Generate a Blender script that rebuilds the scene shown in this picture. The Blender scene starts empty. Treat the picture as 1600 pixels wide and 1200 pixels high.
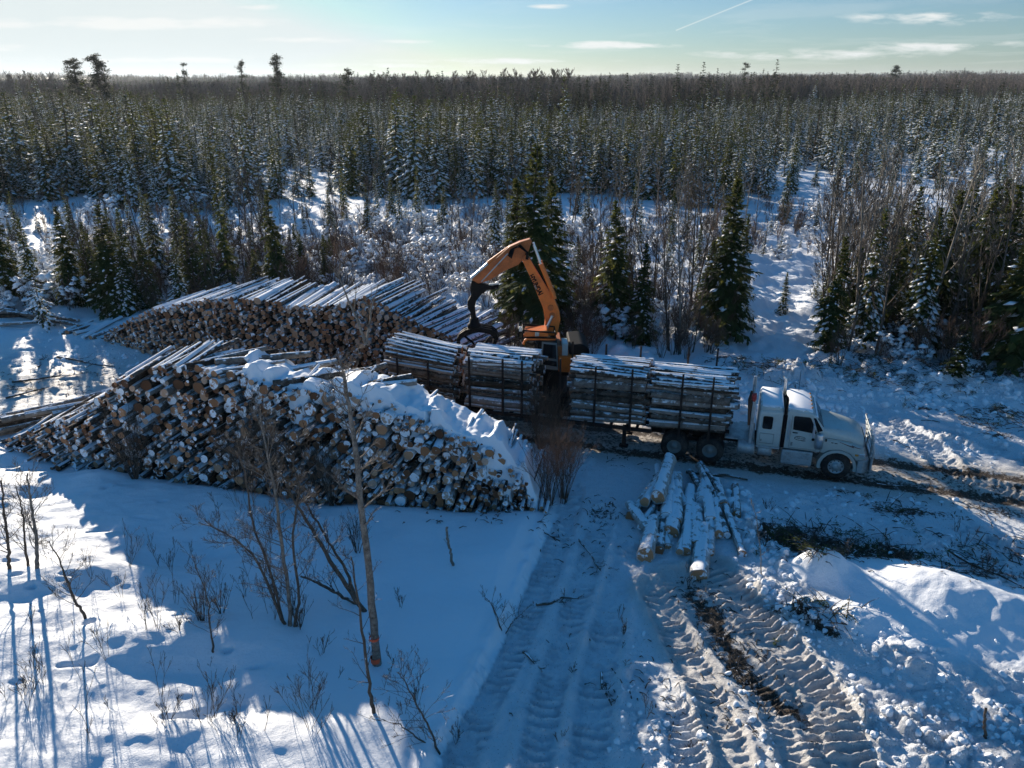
import bpy, math, random
import numpy as np
from mathutils import Vector, Matrix

random.seed(7)
RNG = np.random.default_rng(11)
scene = bpy.context.scene
COL = scene.collection
PI = math.pi

# ------------------------------------------------------------------ camera, sky, sun
CAM_H = 14.0
PITCH = math.radians(21.3)
SUN_EL = math.radians(15.5)
SUN_AZ = math.radians(-30.0)          # clockwise from +Y; negative = to the left
cam_d = bpy.data.cameras.new('camera')
cam = bpy.data.objects.new('camera', cam_d)
COL.objects.link(cam)
cam.location = (0, 0, CAM_H)
cam.rotation_euler = (PI / 2 - PITCH, 0, 0)
cam_d.sensor_width = 36
cam_d.lens = 1218.0 / 1600 * 36
cam_d.clip_end = 20000
cam_d.clip_start = 0.3
scene.camera = cam
scene.render.resolution_x, scene.render.resolution_y = 1024, 768
scene.view_settings.view_transform = 'Standard'
scene.view_settings.look = 'None'
scene.view_settings.exposure = 1.08
scene.view_settings.gamma = 1.0
scene.cycles.max_bounces = 6
scene.cycles.diffuse_bounces = 3
scene.cycles.glossy_bounces = 2
scene.cycles.transmission_bounces = 2
scene.cycles.volume_bounces = 0

SUN_DIR = Vector((math.sin(SUN_AZ) * math.cos(SUN_EL), math.cos(SUN_AZ) * math.cos(SUN_EL), math.sin(SUN_EL)))
ld = bpy.data.lights.new('sun', 'SUN')
ld.energy = 4.2
ld.angle = math.radians(0.5)
ld.color = (1.0, 0.885, 0.73)
sun = bpy.data.objects.new('sun', ld)
sun.rotation_euler = SUN_DIR.to_track_quat('Z', 'Y').to_euler()
sun.location = (0, 0, 60)
COL.objects.link(sun)

def node(nt, kind, **kw):
    n = nt.nodes.new(kind)
    for k, v in kw.items():
        setattr(n, k, v)
    return n

def mathn(nt, op, a, b=None, c=None, clamp=False):
    n = nt.nodes.new('ShaderNodeMath'); n.operation = op; n.use_clamp = clamp
    for i, v in enumerate((a, b, c)):
        if v is None: continue
        if isinstance(v, (int, float)): n.inputs[i].default_value = v
        else: nt.links.new(v, n.inputs[i])
    return n.outputs[0]

def ramp(nt, fac, stops, interp='LINEAR'):
    n = nt.nodes.new('ShaderNodeValToRGB'); n.color_ramp.interpolation = interp
    e = n.color_ramp.elements
    while len(e) > 1: e.remove(e[-1])
    e[0].position = stops[0][0]; e[0].color = tuple(stops[0][1]) + (1,) if len(stops[0][1]) == 3 else stops[0][1]
    for p, c in stops[1:]:
        x = e.new(p); x.color = tuple(c) + (1,) if len(c) == 3 else c
    nt.links.new(fac, n.inputs[0])
    return n.outputs[0]

def mixc(nt, fac, a, b):
    n = nt.nodes.new('ShaderNodeMix'); n.data_type = 'RGBA'
    for sock, v in ((n.inputs[0], fac), (n.inputs[6], a), (n.inputs[7], b)):
        if isinstance(v, (int, float)): sock.default_value = v
        elif isinstance(v, tuple): sock.default_value = v + (1,) if len(v) == 3 else v
        else: nt.links.new(v, sock)
    return n.outputs[2]

world = bpy.data.worlds.new('World'); scene.world = world; world.use_nodes = True
wt = world.node_tree; wt.nodes.clear()
wout = node(wt, 'ShaderNodeOutputWorld'); wbg = node(wt, 'ShaderNodeBackground')
sky = node(wt, 'ShaderNodeTexSky'); sky.sky_type = 'NISHITA'; sky.sun_disc = False
sky.sun_elevation = SUN_EL; sky.sun_rotation = SUN_AZ
sky.altitude = 100; sky.air_density = 1.0; sky.dust_density = 0.25; sky.ozone_density = 4.0
SKY_S = 0.055
SKY_SEED = 0.0
wbg.inputs[1].default_value = SKY_S
tc = node(wt, 'ShaderNodeTexCoord')
sep = node(wt, 'ShaderNodeSeparateXYZ'); wt.links.new(tc.outputs['Generated'], sep.inputs[0])
zc = mathn(wt, 'MAXIMUM', sep.outputs[2], 0.015)
px_ = mathn(wt, 'DIVIDE', sep.outputs[0], mathn(wt, 'ADD', zc, 0.02))
py_ = mathn(wt, 'DIVIDE', sep.outputs[1], mathn(wt, 'ADD', zc, 0.02))
cmb = node(wt, 'ShaderNodeCombineXYZ')
wt.links.new(mathn(wt, 'MULTIPLY', px_, 0.42), cmb.inputs[0]); wt.links.new(mathn(wt, 'MULTIPLY', py_, 0.30), cmb.inputs[1])
nz = node(wt, 'ShaderNodeTexNoise'); nz.inputs['Scale'].default_value = 1.0; nz.inputs['Detail'].default_value = 7; nz.inputs['Roughness'].default_value = 0.55
nz.inputs['Distortion'].default_value = 0.3
cmb.inputs[2].default_value = SKY_SEED
wt.links.new(cmb.outputs[0], nz.inputs['Vector'])
cl = ramp(wt, nz.outputs[0], [(0.53, (0, 0, 0)), (0.63, (1, 1, 1))])
# banks of low cloud: soft edged, flat, each at its own bearing (u) and height (w)
yc_ = mathn(wt, 'MAXIMUM', sep.outputs[1], 0.05)
cu = mathn(wt, 'DIVIDE', sep.outputs[0], yc_); cw = mathn(wt, 'DIVIDE', sep.outputs[2], yc_)
front_ = mathn(wt, 'GREATER_THAN', sep.outputs[1], 0.06)
c3 = node(wt, 'ShaderNodeCombineXYZ'); wt.links.new(mathn(wt, 'MULTIPLY', cu, 14.0), c3.inputs[0]); wt.links.new(mathn(wt, 'MULTIPLY', cw, 75.0), c3.inputs[1])
n3_ = node(wt, 'ShaderNodeTexNoise'); n3_.inputs['Scale'].default_value = 1.0; n3_.inputs['Detail'].default_value = 6; n3_.inputs['Roughness'].default_value = 0.6
wt.links.new(c3.outputs[0], n3_.inputs['Vector'])
dens_ = None
for u0, w0, au, aw, k_ in ((-0.43, 0.062, 0.20, 0.0085, 1.0), (-0.29, 0.078, 0.032, 0.0045, .9), (-0.235, 0.044, 0.06, 0.004, .8), (-0.62, 0.036, 0.07, 0.005, .8), (-0.40, 0.022, 0.14, 0.004, .7), (-0.02, 0.021, 0.13, 0.004, .9), (0.12, 0.038, 0.09, 0.0050, .95),
        (0.35, 0.028, 0.16, 0.006, .6), (0.50, 0.037, 0.12, 0.0060, .7), (0.49, 0.068, 0.10, 0.0075, .65), (0.04, 0.080, 0.03, 0.003, .7), (-0.02, 0.094, 0.05, 0.004, .6), (-0.32, 0.100, 0.05, 0.004, .6), (-0.13, 0.042, 0.04, 0.0025, .6), (-0.66, 0.082, 0.05, 0.006, .6), (-0.14, 0.016, 0.12, 0.003, .7)):
    q1 = mathn(wt, 'POWER', mathn(wt, 'ABSOLUTE', mathn(wt, 'DIVIDE', mathn(wt, 'SUBTRACT', cu, u0), au)), 2.0)
    q2 = mathn(wt, 'POWER', mathn(wt, 'ABSOLUTE', mathn(wt, 'DIVIDE', mathn(wt, 'SUBTRACT', cw, w0), aw)), 2.0)
    g_ = mathn(wt, 'MULTIPLY', mathn(wt, 'MAXIMUM', mathn(wt, 'SUBTRACT', 1.0, mathn(wt, 'ADD', q1, q2)), -1.0), k_)
    dens_ = g_ if dens_ is None else mathn(wt, 'MAXIMUM', dens_, g_)
bank = mathn(wt, 'MULTIPLY', mathn(wt, 'ADD', mathn(wt, 'MULTIPLY', dens_, 0.9), mathn(wt, 'MULTIPLY', mathn(wt, 'SUBTRACT', n3_.outputs[0], 0.50), 4.8)), 0.6, clamp=True)
bank = mathn(wt, 'MULTIPLY', mathn(wt, 'MULTIPLY', bank, front_), mathn(wt, 'GREATER_THAN', dens_, -0.95))
bank = mathn(wt, 'MULTIPLY', bank, mathn(wt, 'ADD', mathn(wt, 'MULTIPLY', dens_, 1.2), 0.9), clamp=True)
# contrail: a thin band on a great circle
d1 = Vector((0.1877, 0.9789, 0.0530)).normalized(); d2 = Vector((0.2979, 0.9475, 0.0953)).normalized()
cn = d1.cross(d2).normalized(); cd = (d1 + d2).normalized()
def wdot(v):
    n = node(wt, 'ShaderNodeVectorMath', operation='DOT_PRODUCT'); n.inputs[1].default_value = v
    wt.links.new(tc.outputs['Generated'], n.inputs[0]); return n.outputs['Value']
band = mathn(wt, 'SUBTRACT', 1.0, mathn(wt, 'DIVIDE', mathn(wt, 'ABSOLUTE', wdot(cn)), 0.0011), clamp=True)
ext = mathn(wt, 'GREATER_THAN', wdot(cd), cd.dot(d1))
trail = mathn(wt, 'MULTIPLY', mathn(wt, 'MULTIPLY', band, ext), 0.55)
low = mathn(wt, 'DIVIDE', mathn(wt, 'SUBTRACT', 0.20, sep.outputs[2]), 0.10, clamp=True)
fac = mathn(wt, 'MAXIMUM', mathn(wt, 'MULTIPLY', cl, mathn(wt, 'MULTIPLY', low, 0.12)), trail)
fac = mathn(wt, 'MAXIMUM', fac, mathn(wt, 'MULTIPLY', bank, 0.9))
CLOUD = (7.7, 7.9, 7.8)
# white balance of the sky light, glow round the sun held back
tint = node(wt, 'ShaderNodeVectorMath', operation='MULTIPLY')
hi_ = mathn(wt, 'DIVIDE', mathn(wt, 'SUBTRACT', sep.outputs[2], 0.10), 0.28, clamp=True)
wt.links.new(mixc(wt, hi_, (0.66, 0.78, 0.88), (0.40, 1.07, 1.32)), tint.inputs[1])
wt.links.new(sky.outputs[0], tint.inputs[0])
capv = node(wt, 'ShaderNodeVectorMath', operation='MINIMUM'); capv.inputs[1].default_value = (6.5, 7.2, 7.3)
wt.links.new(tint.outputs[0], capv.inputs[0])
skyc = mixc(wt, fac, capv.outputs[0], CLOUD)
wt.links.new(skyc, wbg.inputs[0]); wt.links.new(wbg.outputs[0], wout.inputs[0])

# ------------------------------------------------------------------ measuring helpers
FPX = 1218.0; CT, ST = math.cos(PITCH), math.sin(PITCH)
def P(px, py, z=0.0):
    u = (px - 800) / FPX; v = (py - 600) / FPX
    d = (CAM_H - z) / (ST + v * CT)
    return (u * d, d * (CT - v * ST))
def V(px, py, Y):
    u = (px - 800) / FPX; v = (py - 600) / FPX
    h = Y * (ST + v * CT) / (CT - v * ST)
    return (u * (Y * CT + h * ST), CAM_H - h)
def Wp(px, py, O, yaw, yl=0.0):
    a = math.radians(yaw); dx, dy = math.cos(a), math.sin(a); nx, ny = -dy, dx
    u = (px - 800) / FPX; v = (py - 600) / FPX
    r = (u, CT - v * ST, -(ST + v * CT))
    t = ((O[0] + nx * yl) * nx + (O[1] + ny * yl) * ny) / (r[0] * nx + r[1] * ny)
    X, Y, Z = r[0] * t, r[1] * t, CAM_H + r[2] * t
    return ((X - O[0]) * dx + (Y - O[1]) * dy, Z)
def poly(pts, z=0.0):
    return [P(x, y, z) for x, y in pts]

# ------------------------------------------------------------------ noise
def _hash(ix, iy, seed):
    h = (ix.astype(np.int64) * 374761393 + iy.astype(np.int64) * 668265263 + seed * 974634777) & 0xffffffff
    h = ((h ^ (h >> 13)) * 1274126177) & 0xffffffff
    h = (h ^ (h >> 16)) & 0xffffff
    return h / float(0xffffff)
def vnoise(x, y, seed=0):
    x = np.asarray(x, float); y = np.asarray(y, float)
    ix = np.floor(x); iy = np.floor(y); fx = x - ix; fy = y - iy
    fx = fx * fx * (3 - 2 * fx); fy = fy * fy * (3 - 2 * fy)
    a = _hash(ix, iy, seed); b = _hash(ix + 1, iy, seed); c = _hash(ix, iy + 1, seed); d = _hash(ix + 1, iy + 1, seed)
    return (a * (1 - fx) + b * fx) * (1 - fy) + (c * (1 - fx) + d * fx) * fy - 0.5
def fbm(x, y, seed=0, oct=4, gain=0.5):
    s = 0; a = 1; f = 1
    for i in range(oct):
        s = s + a * vnoise(x * f + 13.7 * i, y * f - 7.3 * i, seed + i * 17); a *= gain; f *= 2.03
    return s
def worley(x, y, seed=0):
    """nearest cell: distance to its border and its random value"""
    ix = np.floor(x); iy = np.floor(y); d1 = np.full(x.shape, 9.0); d2 = np.full(x.shape, 9.0); val = np.zeros(x.shape)
    for i in (-1, 0, 1):
        for j in (-1, 0, 1):
            cx, cy = ix + i, iy + j
            d = np.hypot(cx + _hash(cx, cy, seed) - x, cy + _hash(cx, cy, seed + 7) - y); v = _hash(cx, cy, seed + 13)
            n = d < d1; d2 = np.where(n, d1, np.minimum(d2, d)); val = np.where(n, v, val); d1 = np.where(n, d, d1)
    return d2 - d1, val
def sst(a, b, x):
    t = np.clip((x - a) / (b - a), 0, 1); return t * t * (3 - 2 * t)
def pdist(X, Y, pts):
    """distance to a polyline, length along it, signed side"""
    best = np.full(X.shape, 1e9); along = np.zeros(X.shape); side = np.zeros(X.shape); L = 0
    for (x0, y0), (x1, y1) in zip(pts[:-1], pts[1:]):
        dx, dy = x1 - x0, y1 - y0; l = math.hypot(dx, dy)
        t = np.clip(((X - x0) * dx + (Y - y0) * dy) / (l * l), 0, 1)
        ex, ey = X - (x0 + t * dx), Y - (y0 + t * dy)
        d = np.hypot(ex, ey); m = d < best
        best = np.where(m, d, best); along = np.where(m, L + t * l, along)
        side = np.where(m, (dx * ey - dy * ex) / l, side); L += l
    return best, along, side

# ------------------------------------------------------------------ mesh helpers
class MB:
    """collects vertex and face arrays; build() links them as one mesh object"""
    def __init__(s):
        s.v = []; s.f = []; s.m = []; s.n = 0; s.sm = []; s.r = []
    def add(s, V_, F_, mi=0, smooth=True, rnd=0.5):
        V_ = np.asarray(V_, float).reshape(-1, 3); F_ = np.asarray(F_, dtype=np.int64)
        s.v.append(V_); s.f.append(F_ + s.n); s.n += len(V_)
        s.m.append(np.full(len(F_), mi) if np.isscalar(mi) else np.asarray(mi)); s.sm.append(np.full(len(F_), smooth))
        s.r.append(np.full(len(V_), rnd) if np.isscalar(rnd) else np.asarray(rnd))
        return s
    def merge(s, o):
        for V_, F_, m, sm, r in zip(o.v, o.f, o.m, o.sm, o.r):
            pass
        off = s.n
        s.v += o.v; s.f += [f + off for f in o.f]; s.m += o.m; s.sm += o.sm; s.r += o.r; s.n += o.n
        return s
    def mesh(s, name, mats):
        me = bpy.data.meshes.new(name)
        V_ = np.concatenate(s.v) if s.v else np.zeros((0, 3))
        me.vertices.add(len(V_)); me.vertices.foreach_set('co', V_.astype(np.float32).ravel())
        loops = np.concatenate([f.ravel() for f in s.f]); tot = np.concatenate([np.full(len(f), f.shape[1]) for f in s.f])
        start = np.concatenate([[0], np.cumsum(tot)[:-1]])
        me.loops.add(len(loops)); me.loops.foreach_set('vertex_index', loops.astype(np.int32))
        me.polygons.add(len(tot)); me.polygons.foreach_set('loop_start', start.astype(np.int32))
        try: me.polygons.foreach_set('loop_total', tot.astype(np.int32))
        except Exception: pass
        me.polygons.foreach_set('material_index', np.concatenate(s.m).astype(np.int32))
        me.polygons.foreach_set('use_smooth', np.concatenate(s.sm))
        a = me.attributes.new('rnd', 'FLOAT', 'POINT'); a.data.foreach_set('value', np.concatenate(s.r).astype(np.float32))
        for m in mats: me.materials.append(m)
        me.update(calc_edges=True); me.validate()
        return me
    def build(s, name, mats, parent=None, link=True):
        if not isinstance(mats, (list, tuple)): mats = [mats]
        o = bpy.data.objects.new(name, s.mesh(name, mats))
        if link: COL.objects.link(o)
        if parent is not None: o.parent = parent
        return o
    # -- shapes
    def box(s, x0, x1, y0, y1, z0, z1, mi=0, bev=0.0):
        if bev > 0:
            b = min(bev, (x1 - x0) / 3, (y1 - y0) / 3, (z1 - z0) / 3)
            import bmesh
            bm = bmesh.new(); bmesh.ops.create_cube(bm, size=1)
            for v in bm.verts: v.co = Vector(((x0 + x1) / 2 + v.co.x * (x1 - x0), (y0 + y1) / 2 + v.co.y * (y1 - y0), (z0 + z1) / 2 + v.co.z * (z1 - z0)))
            bmesh.ops.bevel(bm, geom=bm.edges[:], offset=b, segments=2, affect='EDGES', profile=0.5)
            return s.bm(bm, mi, False)
        v = [(x, y, z) for z in (z0, z1) for y in (y0, y1) for x in (x0, x1)]
        return s.add(v, [(0, 2, 3, 1), (4, 5, 7, 6), (0, 1, 5, 4), (2, 6, 7, 3), (0, 4, 6, 2), (1, 3, 7, 5)], mi, False)
    def bm(s, bm, mi=0, smooth=False):
        bm.verts.index_update()
        V_ = [tuple(v.co) for v in bm.verts]
        by = {}
        for f in bm.faces: by.setdefault(len(f.verts), []).append([v.index for v in f.verts])
        base = True
        for k, fs in by.items():
            if base: s.add(V_, fs, mi, smooth); off = s.n - len(V_); base = False
            else:
                s.f.append(np.asarray(fs) + off); s.m.append(np.full(len(fs), mi)); s.sm.append(np.full(len(fs), smooth)); s.v.append(np.zeros((0, 3))); s.r.append(np.zeros(0))
        bm.free(); return s
    def prism(s, pts, y0, y1, mi=0, bev=0.0, plane='xz'):
        """outline in the x-z plane (or x-y) given real thickness, edges bevelled"""
        import bmesh
        bm = bmesh.new()
        if plane == 'xz': c = lambda p, t: (p[0], t, p[1])
        elif plane == 'xy': c = lambda p, t: (p[0], p[1], t)
        else: c = lambda p, t: (t, p[0], p[1])
        a = [bm.verts.new(c(p, y0)) for p in pts]; b = [bm.verts.new(c(p, y1)) for p in pts]
        n = len(pts)
        bm.faces.new(a); bm.faces.new(b[::-1])
        for i in range(n): bm.faces.new((a[i], b[i], b[(i + 1) % n], a[(i + 1) % n]))
        bmesh.ops.recalc_face_normals(bm, faces=bm.faces)
        if bev: bmesh.ops.bevel(bm, geom=bm.edges[:], offset=bev, segments=2, affect='EDGES', profile=0.5)
        bmesh.ops.triangulate(bm, faces=[f for f in bm.faces if len(f.verts) > 4])
        return s.bm(bm, mi, False)
    def loft(s, loops, mi=0, cap=True, smooth=True):
        L = np.array(loops, float); k, n = L.shape[:2]
        i = np.arange(n); F_ = []
        for j in range(k - 1):
            a = j * n + i; b = j * n + (i + 1) % n
            F_.append(np.stack([a, b, b + n, a + n], 1))
        s.add(L.reshape(-1, 3), np.concatenate(F_), mi, smooth)
        if cap:
            for l in (L[0], L[-1]):
                s.add(np.vstack([l, l.mean(0)]), np.stack([i, (i + 1) % n, np.full(n, n)], 1), mi, False)
        return s
    def tube(s, pts, rad, n=6, mi=0, cap=True, capmi=None, rnd=0.5, smooth=True, ang=None):
        pts = np.asarray(pts, float); k = len(pts)
        rad = np.full(k, rad) if np.isscalar(rad) else np.asarray(rad, float)
        t = np.gradient(pts, axis=0); t /= np.linalg.norm(t, axis=1)[:, None] + 1e-9
        ref = np.array([0, 0, 1.0]) if abs(t[0][2]) < 0.9 else np.array([1.0, 0, 0])
        u = np.cross(t, ref); u /= np.linalg.norm(u, axis=1)[:, None] + 1e-9; w = np.cross(u, t)
        a = np.arange(n) * 2 * PI / n
        rad2 = rad[:, None, None] * (1.0 if ang is None else ang[None, :, None])
        Vv = pts[:, None] + rad2 * (np.cos(a)[None, :, None] * u[:, None] + np.sin(a)[None, :, None] * w[:, None])
        i = np.arange(n); F_ = np.concatenate([np.stack([j * n + i, j * n + (i + 1) % n, (j + 1) * n + (i + 1) % n, (j + 1) * n + i], 1) for j in range(k - 1)])
        s.add(Vv.reshape(-1, 3), F_, mi, smooth, rnd)
        if cap:
            for e in (0, -1):
                if capmi is not None and n >= 10:   # bark rim round the sawn face
                    inr = pts[e] + (Vv[e] - pts[e]) * 0.88
                    s.add(np.vstack([Vv[e], inr]), np.stack([i, (i + 1) % n, (i + 1) % n + n, i + n], 1), mi, False, rnd)
                    s.add(np.vstack([inr, pts[e]]), np.stack([i, (i + 1) % n, np.full(n, n)], 1), capmi, False, rnd); continue
                s.add(np.vstack([Vv[e], pts[e]]), np.stack([i, (i + 1) % n, np.full(n, n)], 1), mi if capmi is None else capmi, False, rnd)
        return s
    def wheel(s, c, r, w, axis='y', mi=0, n=28):
        prof = [(0.55 * r, -w / 2), (0.93 * r, -w / 2), (r, -w / 2 * 0.75), (r, w / 2 * 0.75), (0.93 * r, w / 2), (0.55 * r, w / 2)]
        return s.lathe(c, prof, axis, mi, n)
    def lathe(s, c, prof, axis='y', mi=0, n=24):
        a = np.arange(n) * 2 * PI / n; L = []
        for r, h in prof:
            if axis == 'y': L.append(np.stack([c[0] + r * np.cos(a), np.full(n, c[1] + h), c[2] + r * np.sin(a)], 1))
            elif axis == 'x': L.append(np.stack([np.full(n, c[0] + h), c[1] + r * np.cos(a), c[2] + r * np.sin(a)], 1))
            else: L.append(np.stack([c[0] + r * np.cos(a), c[1] + r * np.sin(a), np.full(n, c[2] + h)], 1))
        return s.loft(L, mi, cap=False)

def tag(o, label=None, cat=None, group=None, kind=None):
    if label: o['label'] = label
    if cat: o['category'] = cat
    if group: o['group'] = group
    if kind: o['kind'] = kind
    return o
def empty(name, loc, rz=0.0, label=None, cat=None, group=None):
    o = bpy.data.objects.new(name, None); COL.objects.link(o); o.location = loc; o.rotation_euler = (0, 0, rz)
    o.empty_display_size = 0.3
    return tag(o, label, cat, group)
def part(name, me, parent):
    o = bpy.data.objects.new(name, me); COL.objects.link(o); o.parent = parent; return o

def scatter(name, protos, Pn, R, S, I, label, cat):
    """uncountable mass: one object that instances prototype meshes on its points"""
    N = len(Pn)
    me = bpy.data.meshes.new(name); me.vertices.add(N); me.vertices.foreach_set('co', np.asarray(Pn, np.float32).ravel())
    for nm, ty, key, dat in (('rot', 'FLOAT_VECTOR', 'vector', R), ('scl', 'FLOAT_VECTOR', 'vector', S)):
        a = me.attributes.new(nm, ty, 'POINT'); a.data.foreach_set(key, np.asarray(dat, np.float32).ravel())
    a = me.attributes.new('idx', 'INT', 'POINT'); a.data.foreach_set('value', np.asarray(I, np.int32))
    o = bpy.data.objects.new(name, me); COL.objects.link(o)
    c = bpy.data.collections.new(name + '_kinds')
    for p in protos: c.objects.link(p)
    ng = bpy.data.node_groups.new(name, 'GeometryNodeTree')
    ng.interface.new_socket('Geometry', in_out='INPUT', socket_type='NodeSocketGeometry')
    ng.interface.new_socket('Geometry', in_out='OUTPUT', socket_type='NodeSocketGeometry')
    gi = ng.nodes.new('NodeGroupInput'); go = ng.nodes.new('NodeGroupOutput')
    ip = ng.nodes.new('GeometryNodeInstanceOnPoints'); ci = ng.nodes.new('GeometryNodeCollectionInfo')
    ci.inputs['Collection'].default_value = c; ci.inputs['Separate Children'].default_value = True; ci.inputs['Reset Children'].default_value = True
    def na(nm, ty):
        n = ng.nodes.new('GeometryNodeInputNamedAttribute'); n.data_type = ty; n.inputs[0].default_value = nm; return n.outputs[0]
    L = ng.links
    L.new(gi.outputs[0], ip.inputs['Points']); L.new(ci.outputs[0], ip.inputs['Instance'])
    ip.inputs['Pick Instance'].default_value = True
    L.new(na('idx', 'INT'), ip.inputs['Instance Index'])
    L.new(na('rot', 'FLOAT_VECTOR'), ip.inputs['Rotation']); L.new(na('scl', 'FLOAT_VECTOR'), ip.inputs['Scale'])
    L.new(ip.outputs[0], go.inputs[0])
    md = o.modifiers.new('scatter', 'NODES'); md.node_group = ng
    return tag(o, label, cat, kind='stuff')

# ------------------------------------------------------------------ materials
def mat(name, rough=0.8, metal=0.0, spec=0.3):
    m = bpy.data.materials.new(name); m.use_nodes = True; nt = m.node_tree
    b = nt.nodes['Principled BSDF']; b.inputs['Roughness'].default_value = rough; b.inputs['Metallic'].default_value = metal
    b.inputs['Specular IOR Level'].default_value = spec
    return m, nt, b
def noise(nt, scale, detail=4, rough=0.55, vec=None, dim='3D', coord='Object'):
    n = nt.nodes.new('ShaderNodeTexNoise'); n.inputs['Scale'].default_value = scale; n.inputs['Detail'].default_value = detail; n.inputs['Roughness'].default_value = rough
    if vec is None:
        t = nt.nodes.new('ShaderNodeTexCoord'); vec = t.outputs[coord]
    nt.links.new(vec, n.inputs['Vector']); return n.outputs[0]
def geo_pos(nt):
    return nt.nodes.new('ShaderNodeNewGeometry').outputs['Position']
def attr(nt, name):
    n = nt.nodes.new('ShaderNodeAttribute'); n.attribute_name = name; return n.outputs['Fac']
def bump(nt, b, h, strength=0.5, dist=0.02):
    n = nt.nodes.new('ShaderNodeBump'); n.inputs['Strength'].default_value = strength; n.inputs['Distance'].default_value = dist
    nt.links.new(h, n.inputs['Height']); nt.links.new(n.outputs[0], b.inputs['Normal'])
def normal_z(nt):
    g = nt.nodes.new('ShaderNodeNewGeometry'); s = nt.nodes.new('ShaderNodeSeparateXYZ'); nt.links.new(g.outputs['True Normal'], s.inputs[0]); return s.outputs[2]
SNOW = (0.83, 0.85, 0.88)
def snow_over(nt, base, amount=0.5, nscale=6.0, soft=0.15, extra=None):
    """real snow lying on upward faces, broken up by noise"""
    nzv = noise(nt, nscale, 5, 0.6, geo_pos(nt))
    f = mathn(nt, 'ADD', normal_z(nt), mathn(nt, 'MULTIPLY', mathn(nt, 'SUBTRACT', nzv, 0.5), 2.4))
    if extra is not None: f = mathn(nt, 'ADD', f, extra)
    th = 1.0 - amount
    f = mathn(nt, 'DIVIDE', mathn(nt, 'SUBTRACT', f, th - soft), 2 * soft, clamp=True)
    return mixc(nt, f, base, SNOW), f

def make_snow_ground():
    m, nt, b = mat('snow_ground', 0.6, 0, 0.25)
    pos = geo_pos(nt)
    dirt = attr(nt, 'dirt'); road = attr(nt, 'road'); fine = attr(nt, 'rough')
    n1 = noise(nt, 1.3, 6, 0.65, pos); n2 = noise(nt, 7.0, 6, 0.7, pos); n3 = noise(nt, 38.0, 4, 0.7, pos)
    # packed, soiled snow
    packed = ramp(nt, n2, [(0.3, (0.38, 0.31, 0.24)), (0.5, (0.56, 0.50, 0.43)), (0.7, (0.72, 0.69, 0.65))])
    rf = mathn(nt, 'MULTIPLY', road, mathn(nt, 'ADD', mathn(nt, 'MULTIPLY', n2, 1.6), 0.1), clamp=True)
    c = mixc(nt, rf, SNOW, packed)
    soil = ramp(nt, n3, [(0.35, (0.018, 0.012, 0.008)), (0.5, (0.05, 0.031, 0.019)), (0.62, (0.12, 0.078, 0.048)), (0.70, (0.62, 0.60, 0.58))])
    df = mathn(nt, 'ADD', dirt, mathn(nt, 'MULTIPLY', mathn(nt, 'SUBTRACT', n2, 0.5), 1.5))
    df = mathn(nt, 'ADD', df, mathn(nt, 'MULTIPLY', mathn(nt, 'SUBTRACT', n1, 0.5), 0.7))
    df = mathn(nt, 'DIVIDE', mathn(nt, 'SUBTRACT', df, 0.42), 0.2, clamp=True)
    c = mixc(nt, df, c, soil)
    # specks of bark and needle litter on worked ground
    v = noise(nt, 26.0, 3, 0.5, pos)
    sp = mathn(nt, 'MULTIPLY', mathn(nt, 'GREATER_THAN', v, 0.66), mathn(nt, 'MULTIPLY', fine, 0.75), clamp=True)
    c = mixc(nt, sp, c, (0.14, 0.095, 0.06))
    nt.links.new(c, b.inputs['Base Color'])
    h = mathn(nt, 'ADD', mathn(nt, 'MULTIPLY', n2, 1.0), mathn(nt, 'MULTIPLY', n3, 0.35))
    bn = nt.nodes.new('ShaderNodeBump'); bn.inputs['Distance'].default_value = 0.12
    nt.links.new(mathn(nt, 'ADD', mathn(nt, 'MULTIPLY', fine, 0.9), 0.22), bn.inputs['Strength'])
    nt.links.new(h, bn.inputs['Height']); nt.links.new(bn.outputs[0], b.inputs['Normal'])
    return m
def make_plain_snow(name, bumpy=0.3):
    m, nt, b = mat(name, 0.6, 0, 0.25)
    b.inputs['Base Color'].default_value = SNOW + (1,)
    n = noise(nt, 9.0, 5, 0.6, geo_pos(nt)); bump(nt, b, n, bumpy, 0.06)
    return m
def make_bark(name, dark, light, amount, patch=5.0, snow_rnd=True):
    m, nt, b = mat(name, 0.9, 0, 0.15)
    pos = geo_pos(nt); t = nt.nodes.new('ShaderNodeTexCoord').outputs['Object']
    r = attr(nt, 'rnd')
    n1 = noise(nt, patch, 6, 0.7, t); n2 = noise(nt, 30, 4, 0.7, t)
    f = mathn(nt, 'ADD', mathn(nt, 'MULTIPLY', n1, 0.8), mathn(nt, 'ADD', mathn(nt, 'MULTIPLY', n2, 0.4), mathn(nt, 'MULTIPLY', mathn(nt, 'SUBTRACT', r, 0.5), 0.45)))
    c = ramp(nt, f, [(0.42, dark), (0.62, tuple(x * 0.5 + y * 0.5 for x, y in zip(dark, light))), (0.82, light)])
    c, _ = snow_over(nt, c, amount, 4.0, 0.12, mathn(nt, 'MULTIPLY', mathn(nt, 'SUBTRACT', r, 0.5), 0.7))
    nt.links.new(c, b.inputs['Base Color']); bump(nt, b, n2, 0.6, 0.02)
    return m
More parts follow.
